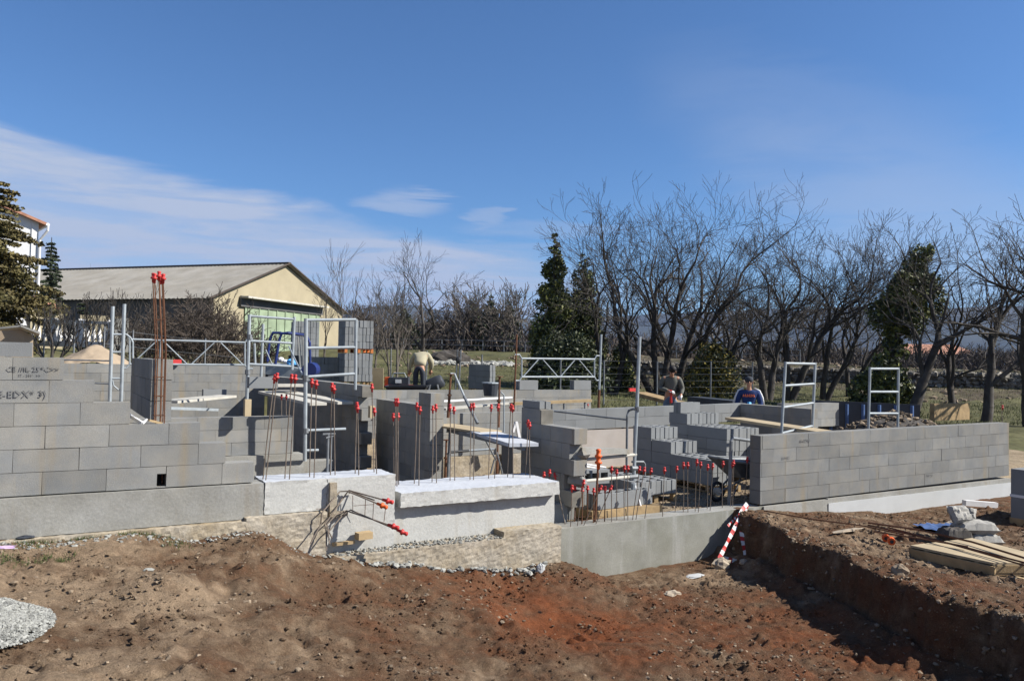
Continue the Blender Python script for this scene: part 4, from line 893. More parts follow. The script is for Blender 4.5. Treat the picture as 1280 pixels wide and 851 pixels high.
for k,(x,yb,D,yt) in enumerate([(575,436,78,345),(600,436,84,342),(628,436,80,348),(655,437,76,350),(563,436,90,358),(742,445,75,350),(905,452,70,345),(1010,455,70,350),(450,436,80,372),(485,436,86,365)]):
    bare_tree(x,yb,D,yt,ORD[k]+' from the left among the grey bare trees just beyond the field road','bare trees beyond the road',0,.6,.16,4,500+k,3,minr=.02,bark='bark_pale',name='bare_tree')
# woods beyond the road: one mass
def wood():
    r=random.Random(77); var=[]
    for k in range(5):
        tt,tc=TB(),TB(); 
        for s_ in range(4): grow(tt,tc,r,Vector((r.uniform(-.6,.6),r.uniform(-.6,.6),0)),Vector((r.uniform(-.4,.4),r.uniform(-.4,.4),1)).normalized(),1.6,.10,0,4,.7,.1,.022,3,gn=.22)
        v=np.array(tt.v+tc.v); f=np.concatenate([np.array(tt.f),np.array(tc.f)+len(tt.v)]); v/=v[:,2].max(); var.append((v,f))
    V=[];F=[];T=[];n=0
    for k in range(430):
        x=r.uniform(-200,1500); D=r.choice([1,1,1.35,1.8])*r.uniform(78,100)
        if x<440 and D<100: continue
        b=P(x,440,D=D); b.z=hz(b.x,b.y)-.3; h=(r.uniform(3.6,6.2) if 420<x<700 else r.uniform(2.6,4.4))*(D/90)**.6; v,f=r.choice(var); a=r.uniform(0,6.28); c,s=math.cos(a),math.sin(a)
        q=np.stack([(v[:,0]*c-v[:,1]*s)*h*1.0+b.x,(v[:,0]*s+v[:,1]*c)*h*1.0+b.y,v[:,2]*h+b.z],1); V.append(q); F.append(f+n); n+=len(q); T.append(np.full(len(f),r.uniform(.7,1.3)))
    o=npmesh('woods',np.concatenate(V),np.concatenate(F),M['twigs'],tint=np.concatenate(T),kind='stuff'); o['label']='grey brown leafless woods stretching beyond the field road'; o['category']='woods'
M['twigs']=mat('winter twigs',(.062,.052,.045),.98,var=.3,vscale=.15,c2=(.085,.066,.052),c2scale=.08,c2amt=.7)
wood()
# undergrowth of the woods: low brush so that it closes near the ground
r=np.random.default_rng(5); n=90000
x=r.uniform(-150,1500,n); D=r.uniform(74,125,n); a=(x-640)/FPX; dx=Fv.x+a*Rv.x; dy=Fv.y+a*Rv.y; X_=dx*D; Y_=dy*D
Z0=wide_full(X_,Y_); h=(1.2+2.2*vnoise(X_*.12,Y_*.12,9))*r.random(n)**1.3; p=np.stack([X_,Y_,Z0+h],1)
keep=(x>430)|(D>100); p=p[keep]; n=len(p)
a=r.normal(size=(n,3)); a[:,2]=np.abs(a[:,2])+.6; a/=np.linalg.norm(a,axis=1)[:,None]; b=np.cross(a,r.normal(size=(n,3))); b/=np.linalg.norm(b,axis=1)[:,None]; s=(.2+.32*r.random(n))[:,None]
V=np.stack([p-a*s,p+b*s*.13,p+a*s,p-b*s*.13],1).reshape(-1,3); o=npmesh('underbrush',V,np.arange(4*n).reshape(n,4),M['twigs'],tint=.6+.7*r.random(n),kind='stuff'); o['label']='low brown brush closing the foot of the woods'; o['category']='brush'
# grass tufts on the field, rubble on the bank
def blades(name,label,n,fn,hmin,hmax,w_,m_,seed):
    r=np.random.default_rng(seed); X_,Y_,Z_=fn(r,n); n=len(X_); p=np.stack([X_,Y_,Z_],1); h=(hmin+(hmax-hmin)*r.random(n))[:,None]; l=r.normal(size=(n,3))*.35; l[:,2]=1; l/=np.linalg.norm(l,axis=1)[:,None]
    s=r.normal(size=(n,3)); s[:,2]=0; s/=np.linalg.norm(s,axis=1)[:,None]
    V=np.stack([p-s*w_,p+s*w_,p+l*h+s*w_*.2,p+l*h-s*w_*.2],1).reshape(-1,3); o=npmesh(name,V,np.arange(4*n).reshape(n,4),m_,tint=.6+.8*r.random(n),kind='stuff'); o['label']=label; o['category']='grass'; return o
def ff(r,n):
    x=r.uniform(380,1400,n); D=r.uniform(22,60,n)**1; a=(x-640)/FPX; X_=(Fv.x+a*Rv.x)*D; Y_=(Fv.y+a*Rv.y)*D; k=(Y_>17.6)|((X_>14)&(Y_>13.6)); X_,Y_=X_[k],Y_[k]; return X_,Y_,wide_full(X_,Y_)-.02
blades('field_grass','short winter grass covering the field beyond the site',70000,ff,.04,.16,.012,M['grass'],3)
def tf(r,n):
    c=[(38,682),(50,676),(75,690),(62,694),(20,700),(165,668),(195,666),(100,672),(5,695),(222,668)]; out=[]
    for x,y in c:
        q=P(x,y,z=.03); m_=n//len(c); g=r.normal(size=(m_,2))*np.array([.07,.045]); out.append(np.stack([q.x+g[:,0],np.minimum(q.y+g[:,1],7.83)],1))
    o=np.concatenate(out); return o[:,0],o[:,1],np.array([gz(a,b) for a,b in o])-.01
blades('grass_tufts','small green grass tufts growing in the dirt below the left plinth',1500,tf,.015,.055,.003,M['tuft'] if 'tuft' in M else M['grass'],4)
# ------------------------------------------------------------------ stones
M['wallstone']=mat('weathered wall stone',(.16,.145,.12),.95,var=.4,vscale=3)
def ico():
    t=(1+5**.5)/2; v=np.array([(-1,t,0),(1,t,0),(-1,-t,0),(1,-t,0),(0,-1,t),(0,1,t),(0,-1,-t),(0,1,-t),(t,0,-1),(t,0,1),(-t,0,-1),(-t,0,1)],float)/math.sqrt(1+t*t)
    f=np.array([(0,11,5),(0,5,1),(0,1,7),(0,7,10),(0,10,11),(1,5,9),(5,11,4),(11,10,2),(10,7,6),(7,1,8),(3,9,4),(3,4,2),(3,2,6),(3,6,8),(3,8,9),(4,9,5),(2,4,11),(6,2,10),(8,6,7),(9,8,1)]); return v,f
def stones(name,label,pos,size,m_,seed,flat=.65,kind='stuff',cat='stones',tint=None):
    r=np.random.default_rng(seed); n=len(pos); v,f=ico(); J=1+.28*r.normal(size=(n,12,1)).clip(-1.6,1.6)
    sc=np.stack([r.uniform(.7,1.3,n),r.uniform(.6,1.1,n),r.uniform(.4,.9,n)*flat*1.3],1)
    V=v[None]*J*sc[:,None,:]*size[:,None,None]; a=r.uniform(0,6.28,n); c,s=np.cos(a)[:,None],np.sin(a)[:,None]
    b=r.normal(size=n)[:,None]*.5; y2=V[...,1]*np.cos(b)-V[...,2]*np.sin(b); z2=V[...,1]*np.sin(b)+V[...,2]*np.cos(b)
    X_=V[...,0]*c-y2*s; Y_=V[...,0]*s+y2*c; W=np.stack([X_,Y_,z2],-1)+pos[:,None,:]
    F=(f[None]+(np.arange(n)*12)[:,None,None]).reshape(-1,3); tt=np.repeat(r.uniform(.6,1.3,n) if tint is None else tint,20)
    o=npmesh(name,W.reshape(-1,3),F,m_,tint=tt,kind=kind); o['label']=label; o['category']=cat; return o
def gzv(X_,Y_):
    ix=np.clip(np.searchsorted(xs,X_),1,nx-1); iy=np.clip(np.searchsorted(ys,Y_),1,ny-1); return ZN[iy,ix]
r=np.random.default_rng(12)
def scatter(n,smin,smax,mask,seed,xr=(-1.5,13),yr=(2.8,7.9),pw=3.5):
    r=np.random.default_rng(seed); X_=r.uniform(*xr,n); Y_=r.uniform(*yr,n); k=r.random(n)<mask(X_,Y_); X_,Y_=X_[k],Y_[k]; s=smin+(smax-smin)*r.random(len(X_))**pw; return np.stack([X_,Y_,gzv(X_,Y_)+s*.15],1),s
ee=lambda Y_:np.interp(Y_,ev,eu)
patch=lambda X_,Y_:np.clip((vnoise(X_*1.6,Y_*1.6,91)-.35)*2,0.05,1)
p,s=scatter(24000,.003,.022,patch,1); stones('loose_stones','small pale stones strewn over the excavated dirt',p,s,M['stone'],1)
p,s=scatter(52000,.004,.020,lambda X_,Y_:np.clip((vnoise(X_*2.1+4,Y_*2.1,92)-.3)*2,0,1),2)
cl=stones('dirt_clods','brown and red clods of earth lying on the excavated ground',p,s,M['soil'],2,flat=.8,cat='clods')
at=cl.data.attributes.new('soil','FLOAT','POINT'); at.data.foreach_set('value',np.repeat(soil_at(p[:,0],p[:,1]),12).astype(np.float32))
rim=lambda X_,Y_:np.exp(-((X_-ee(Y_)-.15)/.22)**2)+.35*(X_>ee(Y_))*vnoise(X_*1.5,Y_*1.5,95)
p,s=scatter(11000,.004,.030,rim,3,xr=(5.5,12)); stones('bank_rubble','stones and lumps along the broken edge of the earth bank on the right',p,s,M['stone'],3,flat=.8)
# white cobbles on the footing ledge
q=[]; rr=random.Random(4)
for k in range(170):
    x=rr.uniform(405,690); y=697+(x-420)*(-.015)+rr.gauss(0,5); a=P(x,y,v=7.62); q.append((a.x,7.66+rr.gauss(0,.06),0))
q=np.array(q); q[:,2]=gzv(q[:,0],q[:,1])+.02; stones('limestone_rubble','grey white crushed rocks lying along the foot of the yellowish footing',q,.012+.026*r.random(len(q)),M['stone_grey'],5)
q=[]
for k in range(450):
    x=rr.uniform(2.6,4.5); q.append((x,rr.uniform(7.76,8.02),-.352))
stones('limestone_chips','grey chips lying on top of the footing ledge',np.array(q),.007+.014*r.random(len(q)),M['stone_grey'],6)
q=[]
for k in range(500):
    x=rr.uniform(0,410); a=P(x,668 if x<330 else 655,v=7.85); q.append((a.x,7.80+rr.gauss(0,.07),0))
q=np.array(q); q[:,2]=gzv(q[:,0],np.minimum(q[:,1],7.9)); stones('mortar_crumbs','pale mortar crumbs along the foot of the left plinth',q,.006+.018*r.random(len(q))**2,M['stone_grey'],7)
# gravel heap at left edge
c0=P(-52,788,z=0); n=60; hx=np.linspace(-.75,.75,n); HX,HY=np.meshgrid(hx,hx); rad_=np.sqrt(HX**2+(HY*.95)**2)*(1+.25*fbm(HX*2,HY*2,3,33)); HZ=np.clip(.30*(1-rad_/.62),-.3,1)+.02*fbm(HX*9,HY*9,3,34)
gc=Vector((c0.x-.02,c0.y+.05,gz(c0.x,c0.y)))
i=np.arange(n*n).reshape(n,n); hp=npmesh('gravel_heap',np.stack([HX,HY,HZ],-1).reshape(-1,3),np.stack([i[:-1,:-1],i[:-1,1:],i[1:,1:],i[1:,:-1]],-1)[(rad_[:-1,:-1]<.56)],M['stone_grey'],smooth=True); hp.location=gc; hp.scale=(.78,.78,.7); tag(hp,'heap of grey white crushed gravel at the left edge of the picture','gravel heap')
N_=9000; a=r.uniform(0,6.28,N_); d=np.sqrt(r.random(N_))*.66; gx_=np.cos(a)*d; gy_=np.sin(a)*d; rd_=np.sqrt(gx_**2+(gy_*.95)**2)*(1+.25*fbm(gx_*2,gy_*2,3,33)); gzz=np.clip(.30*(1-rd_/.62),-.02,1)
stones('gravel','grey white gravel stones covering the heap at the left edge',np.stack([gx_*.78+gc.x,gy_*.78+gc.y,gzz*.7+gc.z+.004],1),.006+.009*r.random(N_),M['stone_grey'],8)
# rubble and stones on the field bank
def fs(n,x0,x1,D0,D1,seed,smin,smax,mk):
    r=np.random.default_rng(seed); x=r.uniform(x0,x1,n); D=r.uniform(D0,D1,n); a=(x-640)/FPX; X_=(Fv.x+a*Rv.x)*D; Y_=(Fv.y+a*Rv.y)*D; k=r.random(n)<mk(X_,Y_,x,D); X_,Y_=X_[k],Y_[k]; s=smin+(smax-smin)*r.random(len(X_))**2.5; return np.stack([X_,Y_,wide_full(X_,Y_)+s*.2],1),s
p,s=fs(6000,440,1400,40,66,21,.04,.2,lambda X_,Y_,x,D:np.clip(vnoise(X_*.15,Y_*.3,44)*1.8-.7,0.03,1)*np.where((x>940),1,.8)*np.where((x<700)&(D<48),.1,1)); stones('field_stones','pale stones littering the bank below the field road',p,s,M['stone'],21)
p,s=fs(1600,540,640,50,56,22,.08,.35,lambda X_,Y_,x,D:x*0+1); stones('stone_row','band of pale rubble in the grass behind the rear wall',p,s,M['stone_grey'],22)
t_=P(660 if 0 else 562,447,D=52); mb=MB(); mb.ell((0,0,0),(1.4,.9,.75),12,8,.18,3); mb.v=[(a+t_.x,b+t_.y,c+hz(t_.x,t_.y)+.2) for a,b,c in mb.v]; tag(mb.build('rubble_heap',M['bark']),'dark earth heap among the pale stones in the field behind the rear wall','heap')
p,s=fs(900,40,1400,10,11,23,.01,.02,lambda X_,Y_,x,D:x*0+0)
r=np.random.default_rng(31); n=9000; X_=r.uniform(5.4,13.5,n); Y_=r.uniform(8.3,12.6,n); s=.008+.03*r.random(n)**3
stones('floor_gravel','gravel and crumbs on the earth floor of the unfinished rooms',np.stack([X_,Y_,wide_full(X_,Y_)+.004],1),s,M['stone'],31)
# dark rubble heap behind the right wall
c=P(1120,535,v=10.6); n=50; HX,HY=np.meshgrid(np.linspace(-1.6,1.6,n),np.linspace(-1,1,n)); HZ=np.clip(.42*(1-np.sqrt((HX/1.5)**2+(HY/.95)**2)),-.1,1)+.12*fbm(HX*2.5,HY*2.5,4,88); i=np.arange(n*n).reshape(n,n)
hp=npmesh('rubble_heap',np.stack([HX,HY,HZ],-1).reshape(-1,3),np.stack([i[:-1,:-1],i[:-1,1:],i[1:,1:],i[1:,:-1]],-1).reshape(-1,4),M['bark'],smooth=False); hp.location=(c.x,c.y,.28); tag(hp,'dark heap of rubble behind the long right wall by the right ladder frame','heap')
p=np.stack([r.uniform(-1.2,1.2,260)+c.x,r.uniform(-.6,.6,260)+c.y,np.zeros(260)],1); p[:,2]=.28+np.clip(.42*(1-np.sqrt(((p[:,0]-c.x)/1.5)**2+((p[:,1]-c.y)/.95)**2)),0,1)+.03; stones('heap_stones','pale broken stones on the dark rubble heap behind the right wall',p,.02+.07*r.random(260)**2,M['stone'],32)
# sand heap at left
c=P(112,446,D=17); n=40; HX,HY=np.meshgrid(np.linspace(-1.3,1.3,n),np.linspace(-1.3,1.3,n)); HZ=np.clip(.62*(1-np.sqrt(HX**2+HY**2)/1.25),-.2,1); HZ=np.minimum(HZ,.5)+.14*fbm(HX*2,HY*2,4,66); i=np.arange(n*n).reshape(n,n)
c=P(118,447,D=21); hp=npmesh('sand_heap',np.stack([HX,HY,HZ],-1).reshape(-1,3),np.stack([i[:-1,:-1],i[:-1,1:],i[1:,1:],i[1:,:-1]],-1).reshape(-1,4),M['sand'],smooth=True); hp.location=(c.x,c.y,c.z-.1); hp.scale=(.68,.68,.75); tag(hp,'beige sand heap behind the far back wall of the left room','sand heap')
# ------------------------------------------------------------------ conifers at left
def conifer(x,D,yb,ytop,wpx,label,seed,m_='needle',levels=26,n=26000,leaf=.07,name='conifer'):
    base=P(x,yb,D=D); base.z=hz(base.x,base.y)-.1; Ht=P(x,ytop,D=D).z-base.z; wd=wpx/FPX*D/2; t=thing(name,label,'tree',base,'conifers by the white house'); rr=random.Random(seed)
    mb=MB(); mb.local=True; mb.tube([(0,0,0),(0,0,Ht*.5),(0,0,Ht)],[.16,.1,.02],7); mb.build('trunk',M['bark'],t)
    tb=TB(); cs=[];rs=[]
    for i in range(levels):
        f=.12+.86*i/levels
        for k in range(rr.randint(4,6)):
            a=rr.uniform(0,6.28); L_=wd*(1-f)**.8*rr.uniform(.55,1.15)+.12; d=Vector((math.cos(a),math.sin(a),.12)); p=Vector((0,0,Ht*f)); prev=p
            for j in range(5):
                d.z-=.09; nxt=prev+d*(L_/5); tb.seg(prev,nxt,.025*(1-j/6),.02*(1-j/6),3); prev=nxt; w_=L_*.16*(1-j*.08)+.05; cs.append((nxt.x,nxt.y,nxt.z-.05)); rs.append((w_,w_,w_*.42))
    tb.obj('crown',M['bark'],t); leaves(cs,rs,n,leaf,seed,M[m_],t,surf=.2); return t
conifer(-12,25,435,205,185,'brownish conifer with drooping branches at the left edge, in front of the white house',5,n=34000,leaf=.06)
conifer(60,48,430,296,44,'dark small conifer right of the white house',6,'needle_dark',n=14000,leaf=.09)
conifer(102,33,428,372,18,'little dark cone shaped shrub behind the balustrade',7,'needle_dark',levels=12,n=3500,leaf=.05)
# ------------------------------------------------------------------ buildings
def W(X_,Z_,z): g=Vector((Fv.x,Fv.y,0)).normalized(); return Vector((g.x*Z_+R0.x*X_,g.y*Z_+R0.y*X_,z))
# barn
ap=W(-18.6,64,0); rd_=(W(-.943,.333,0)).normalized(); gd=(W(.333,.943,0)).normalized(); hw=8.7; L_=42; ez=5.85; az_=9.25
barn=thing('barn','large yellow gabled barn with grey roof and pale green door','barn',(ap.x,ap.y,1.0))
A=ap-gd*hw; B=ap+gd*hw
def wallm(name,pts,m_,par,th=.25,nrm=None):
    mb=MB(); n_=(Vector(pts[1])-Vector(pts[0])).cross(Vector(pts[2])-Vector(pts[0])).normalized()*th; k=len(pts); mb.add([*pts,*[Vector(p)-n_ for p in pts]],[tuple(range(k)),tuple(reversed(range(k,2*k)))]+[(i,k+i,k+(i+1)%k,(i+1)%k) for i in range(k)]); return mb.build(name,M[m_],par)
zz=lambda p,z:Vector((p.x,p.y,z))
wallm('gable',[zz(A,.5),zz(B,.5),zz(B,ez),zz(ap,az_-.1),zz(A,ez)],'cream',barn)
wallm('side_wall',[zz(A+rd_*L_,.5),zz(A,.5),zz(A,ez),zz(A+rd_*L_,ez)],'wall_dark',barn)  # shade of this side is put into its dark wall colour
o_=-rd_*.35
for s,(E_) in (('roof_slope',A-gd*.5),('roof_slope',B+gd*.5)):
    mb=MB(); e0=zz(E_,ez-.15)+o_; r0=zz(ap,az_+.05)+o_; n=110
    for i in range(n):
        a0=i/n; a1=(i+1)/n; u_=Vector((0,0,.05))
        p=[e0+rd_*(L_+.3)*a0,r0+rd_*(L_+.3)*a0,r0+rd_*(L_+.3)*(a0+a1)/2+u_,e0+rd_*(L_+.3)*(a0+a1)/2+u_,r0+rd_*(L_+.3)*a1,e0+rd_*(L_+.3)*a1]
        mb.add(p,[(0,1,2,3),(3,2,4,5)])
    mb.build(s,M['roof_grey'],barn)
mb=MB(); mb.beam(zz(ap,az_+.12)+o_,zz(ap+rd_*L_,az_+.12),.35,.09); mb.build('ridge_cap',M['brown'],barn)
for E_ in (A-gd*.5,B+gd*.5): mb=MB(); mb.beam(zz(E_,ez-.1)+o_*1.05,zz(ap,az_+.08)+o_*1.05,.10,.10); mb.build('verge_board',M['brown'],barn)
d0=A+gd*3.6-rd_*.05; d1=A+gd*13.6-rd_*.05; dz=5.65
mb=MB(); mb.beam(zz((d0+d1)/2-rd_*.03,1.5),zz((d0+d1)/2-rd_*.03,dz),(d1-d0).length,.06,rd_); dr=mb.build('door',M['green_door'],barn)
for k in range(9): 
    f=(k+.5)/9; mb=MB(); c=d0.lerp(d1,f); mb.beam(zz(c-rd_*.1,1.5),zz(c-rd_*.1,dz-.1),.10,.04,rd_); mb.build('batten',M['green_door'],dr)
    dr.children[-1].location=(0,0,0)
mb=MB(); mb.beam(zz(d0-gd*.6-rd_*.4,dz+.45),zz(d1+gd*.3-rd_*.4,dz+.45),.8,.14); mb.build('canopy',M['plank'],barn)
mb=MB(); mb.beam(zz(d0-gd*.6-rd_*.1,dz+.15),zz(d1+gd*.3-rd_*.1,dz+.15),.12,.8); mb.build('lintel_panel',M['wall_dark'],barn)
# white house
hs=thing('white_house','tall white rendered house partly hidden by the conifer at the left edge','house',W(-26,40,1.2))
c1=W(-24.35,40,0); da=W(-.85,-.53,0).normalized(); db=W(-.66,.75,0).normalized(); hz_=8.35
wallm('wall',[zz(c1+da*8,.8),zz(c1,.8),zz(c1,hz_),zz(c1+da*4,hz_+1.5),zz(c1+da*8,hz_)],'render_white',hs,.3)
wallm('side_wall',[zz(c1,.8),zz(c1+db*9,.8),zz(c1+db*9,hz_),zz(c1,hz_)],'render_white',hs,.3)
mb=MB()
for s0,s1,z0,z1 in ((-.35,4,hz_-.08,hz_+1.62),(8.35,4,hz_-.08,hz_+1.62)):
    a=c1+da*s0-db*.3; b=c1+da*s1-db*.3; mb.add([zz(a,z0),zz(b,z1),zz(b+db*9.6,z1),zz(a+db*9.6,z0),zz(a,z0-.14),zz(b,z1-.14),zz(b+db*9.6,z1-.14),zz(a+db*9.6,z0-.14)],[(0,1,2,3),(7,6,5,4),(0,4,5,1),(1,5,6,2),(2,6,7,3),(3,7,4,0)])
mb.build('roof',M['tile'],hs)
mb=MB(); g=c1-da*.35-db*.3; mb.tube([zz(g,hz_-.15),zz(g+db*9.5,hz_-.15)],.09,8); mb.build('gutter',M['render_white'],hs)
mb=MB(); mb.tube([zz(g,hz_-.2),zz(g,hz_-.45),zz(c1-da*.06-db*.08,hz_-.95),zz(c1-da*.06-db*.08,1)],.06,8); mb.build('downpipe',M['render_white'],hs)
for a_,z0,z1 in ((1.3,4.6,6.3),(3.4,4.6,6.3),(1.3,1.9,3.6)):
    p=c1+da*a_-db*.03; mb=MB(); mb.beam(zz(p,z0),zz(p,z1),.8,.08,db); wn=mb.build('window',M['wall_dark'],hs)
    mb=MB(); mb.beam(zz(p-db*.05,z0+.08),zz(p-db*.05,z1-.08),.64,.03,db); gl=mb.build('pane',M['glass'],wn); gl.location=(0,0,0); gl.data.transform(Matrix.Translation(wn.location-hs.location+hs.location-hs.location)) if 0 else None
for o in C.objects:
    if o.parent and o.parent.parent and o.name.split('.')[0] in('pane','batten'): o.location=-Vector(o.parent.parent.location)
# low annexe with tiled canopy
an=thing('annexe','low cream annexe with a sloping terracotta tiled roof beside the white house','annexe',W(-19.3,34,1.4))
p0=W(-20.3,33,0); p1=W(-19.6,34.2,0); 
wallm('wall',[zz(p0,1.0),zz(p1,1.0),zz(p1,3.6),zz(p0,3.9)],'cream',an,.2); wallm('side_wall',[zz(p1,1),zz(p1+W(-1.9,2.5,0),1),zz(p1+W(-1.9,2.5,0),3.6),zz(p1,3.6)],'cream',an,.2)
mb=MB(); f_=W(0,-1,0).normalized(); a=zz(p0+f_*.5,4.1); b=zz(p1+f_*.5+W(.25,0,0),3.55); mb.add([a,b,b+W(-2.0,3,0)+Vector((0,0,.35)),a+W(-2.0,3,0)+Vector((0,0,.35)),a-Vector((0,0,.1)),b-Vector((0,0,.1)),b+W(-2.0,3,0)+Vector((0,0,.25)),a+W(-2.0,3,0)+Vector((0,0,.25))],[(0,1,2,3),(7,6,5,4),(0,4,5,1),(1,5,6,2),(2,6,7,3),(3,7,4,0)]); mb.build('roof',M['tile'],an)
# balustrade
bl=thing('balustrade','white balustrade with turned balusters in front of the annexe','balustrade',P(45,428,D=26)); V_=26
a=P(38,429,D=27); b=P(142,431,D=25); a2=P(38,400,D=27); b2=P(142,404,D=25)
mb=MB(); mb.beam(a,b,.25,.18); mb.build('bottom_rail',M['render_white'],bl); mb=MB(); mb.beam(a2+Vector((0,0,.0)),b2,.22,.10); mb.build('top_rail',M['render_white'],bl)
for k in range(15):
    f=(k+.5)/15; p=a.lerp(b,f); h=(a2.lerp(b2,f)-p).z
    if k%5==4: mb=MB(); mb.beam(p,p+Vector((0,0,h+.1)),.22,.22,(1,0,0)); mb.build('pier',M['render_white'],bl)
    else: mb=MB(); mb.tube([p+Vector((0,0,h*q)) for q in (.05,.15,.3,.5,.8,.97)],[.055,.05,.085,.06,.035,.06],7); mb.build('baluster',M['render_white'],bl)
mb=MB(); mb.beam(P(150,440,D=24.8),P(150,398,D=24.8),.45,.45,(1,0,0)); tag(mb.build('concrete_post',M['cast']),'thick pale concrete gate post at the right end of the balustrade','post')
mb=MB(); q=P(120,396,D=28); mb.box((q.x-.5,q.y-.3,2.0),(q.x+.9,q.y+.4,3.0)); tag(mb.build('white_cabinet',M['cream']),'pale low garden building behind the balustrade','shed')
# beige hut behind left wall
hu=thing('hut','small beige hut with thin low pitched roof behind the left stepped wall top','hut',P(20,440,D=12.5)); Dh=12.5
a=P(-30,440,D=12.3); b=P(41,440,D=12.5); ap_=P(26,412,D=12.4); pts=[P(-40,450,D=12.2),P(41,450,D=12.6),P(41,421,D=12.6),P(26,411,D=12.5),P(-40,417,D=12.2)]
wallm('front_wall',pts,'sand',hu,.08); bk=W(-.98,1.6,0)
wallm('side_wall',[pts[1],pts[1]+bk,pts[2]+bk,pts[2]],'sand',hu,.05)
mb=MB(); f_=W(0,-.12,0); 
for (x0,y0,x1,y1) in [(-45,416,26,408.5),(26,408.5,50,417.5)]:
    a=P(x0,y0,D=12.35); b=P(x1,y1,D=12.4); u_=Vector((0,0,.03)); mb.add([a,b,b+bk,a+bk,a+u_,b+u_,b+bk+u_,a+bk+u_],[(0,1,2,3),(7,6,5,4),(0,4,5,1),(1,5,6,2),(2,6,7,3),(3,7,4,0)])
mb.build('roof',M['plank'],hu)
# building with red roof seen through the trees at right
rb=thing('farm_building','long low building with a red tiled roof seen through the slanting trees','building',P(1170,455,D=105))
a=P(1128,462,D=105); b=P(1222,462,D=108); 
wallm('wall',[zz(a,a.z-1),zz(b,b.z-1),zz(b,b.z+2.2),zz(a,a.z+2.2)],'wall_dark',rb,.3)
mb=MB(); k=W(0,6,0); mb.add([zz(a,a.z+2.1)-k*.1,zz(b,b.z+2.1)-k*.1,zz(b,b.z+3.6)+k,zz(a,a.z+3.6)+k,zz(b,b.z+1.9)+k*2,zz(a,a.z+1.9)+k*2],[(0,1,2,3),(3,2,4,5)]); mb.build('roof',M['tile'],rb)
for k in range(8): 
    p=a.lerp(b,(k+.5)/8); mb=MB(); mb.beam(zz(p,a.z-.2)-W(0,.1,0),zz(p,a.z+1.4)-W(0,.1,0),1.6,.08,W(0,1,0)); mb.build('window',M['glass'],rb)
# ------------------------------------------------------------------ fences
def fence(label,pts,h,posts,wires,m_='galv_dark',name='wire_fence',r=.02,wr=.005):
    t=thing(name,label,'fence',pts[0]); 
    for k in range(posts):
        f=k/(posts-1)*(len(pts)-1); i=min(int(f),len(pts)-2); p=Vector(pts[i]).lerp(Vector(pts[i+1]),f-i); mb=MB(); mb.tube([p-Vector((0,0,.1)),p+Vector((0,0,h))],r,5); mb.build('post',M[m_],t)
    for w_ in wires:
        mb=MB(); mb.tube([Vector(p)+Vector((0,0,h*w_)) for p in pts],wr,4); mb.build('wire',M[m_],t)
    return t
fence('dark railing along the far side of the field road',[q+Vector((0,0,0))+Vector((q.x,q.y,0)).normalized()*3.5 for q in rd[1:8]],1.1,26,(.55,.98),r=.05,wr=.035,name='road_railing')
gpts=[P(x,y,D=D) for x,y,D in [(455,470,34),(500,478,31),(570,492,27),(700,497,26),(772,492,27),(870,500,27),(940,505,28)]]
for p in gpts: p.z=hz(p.x,p.y)
fence('thin mesh fence at the rear of the site, with dark posts',gpts,1.55,9,tuple(i/7 for i in range(1,8)),r=.028,wr=.004)
gp2=[P(x,y,D=D) for x,y,D in [(55,430,22),(130,432,22),(200,440,23),(310,450,24)]]
for p in gp2: p.z=hz(p.x,p.y)
fence('wire fence behind the far back wall, in front of the thicket',gp2,1.2,7,(.3,.6,.95),r=.025,wr=.006)
t=thing('fence_post','pair of dark posts with a black clamp, left of the dark block stack','post',P(571,492,D=25)); 
for x in (570,574): mb=MB(); mb.tube([P(x+2,437,D=25),P(x-1,494,D=25)],.03,6); mb.build('post',M['galv_dark'],t)
mb=MB(); mb.ell(P(573,450,D=25),(.10,.08,.12),8,6); mb.build('clamp',M['black'],t)

# low dry stone wall and pale track edge behind the right hand trees
r=np.random.default_rng(77); pts_=[]
for x in np.arange(700,1420,.55):
    Dd=float(np.interp(x,[700,900,1000,1100,1280,1400],[55,52,50,47,45,44])); a=(x-640)/FPX; X0=(Fv.x+a*Rv.x)*Dd; Y0=(Fv.y+a*Rv.y)*Dd; z0=float(wide_h(np.array([X0]),np.array([Y0]))[0])
    for k in range(4): pts_.append((X0+r.normal()*.12,Y0+r.normal()*.2,z0+.12+k*.22))
pts_=np.array(pts_); o=stones('dry_stone_wall','long low dry stone wall running behind the bare trees at the right',pts_,.14+.10*r.random(len(pts_)),M['wallstone'],78,flat=.8)
del o['kind']; o['category']='stone wall'
# ------------------------------------------------------------------ people
def skin_mesh(name,nodes,edges,m_,parent,levels=2,root=0):
    me=bpy.data.meshes.new(name); me.from_pydata([n[0] for n in nodes],edges,[]); me.materials.append(m_)
    o=bpy.data.objects.new(name,me); C.objects.link(o); o.parent=parent
    s=o.modifiers.new('skin','SKIN'); s.use_smooth_shade=True; s.branch_smoothing=.6
    if not me.skin_vertices: me.skin_vertices.new() if hasattr(me.skin_vertices,'new') else None
    sv=me.skin_vertices[0].data
    for i,n in enumerate(nodes):
        r=n[1]; sv[i].radius=(r,r) if not isinstance(r,tuple) else r; sv[i].use_root=(i==root)
    b=o.modifiers.new('sub','SUBSURF'); b.levels=levels; b.render_levels=levels
    dg=bpy.context.evaluated_depsgraph_get(); ev_=o.evaluated_get(dg); nm=bpy.data.meshes.new_from_object(ev_)
    o.modifiers.clear(); nm.name=name; o.data=nm
    a=nm.attributes.get('tint') or nm.attributes.new('tint','FLOAT','FACE'); a.data.foreach_set('value',[1.0]*len(nm.polygons))
    nm.materials.clear(); nm.materials.append(m_); nm.polygons.foreach_set('use_smooth',[True]*len(nm.polygons))
    return o
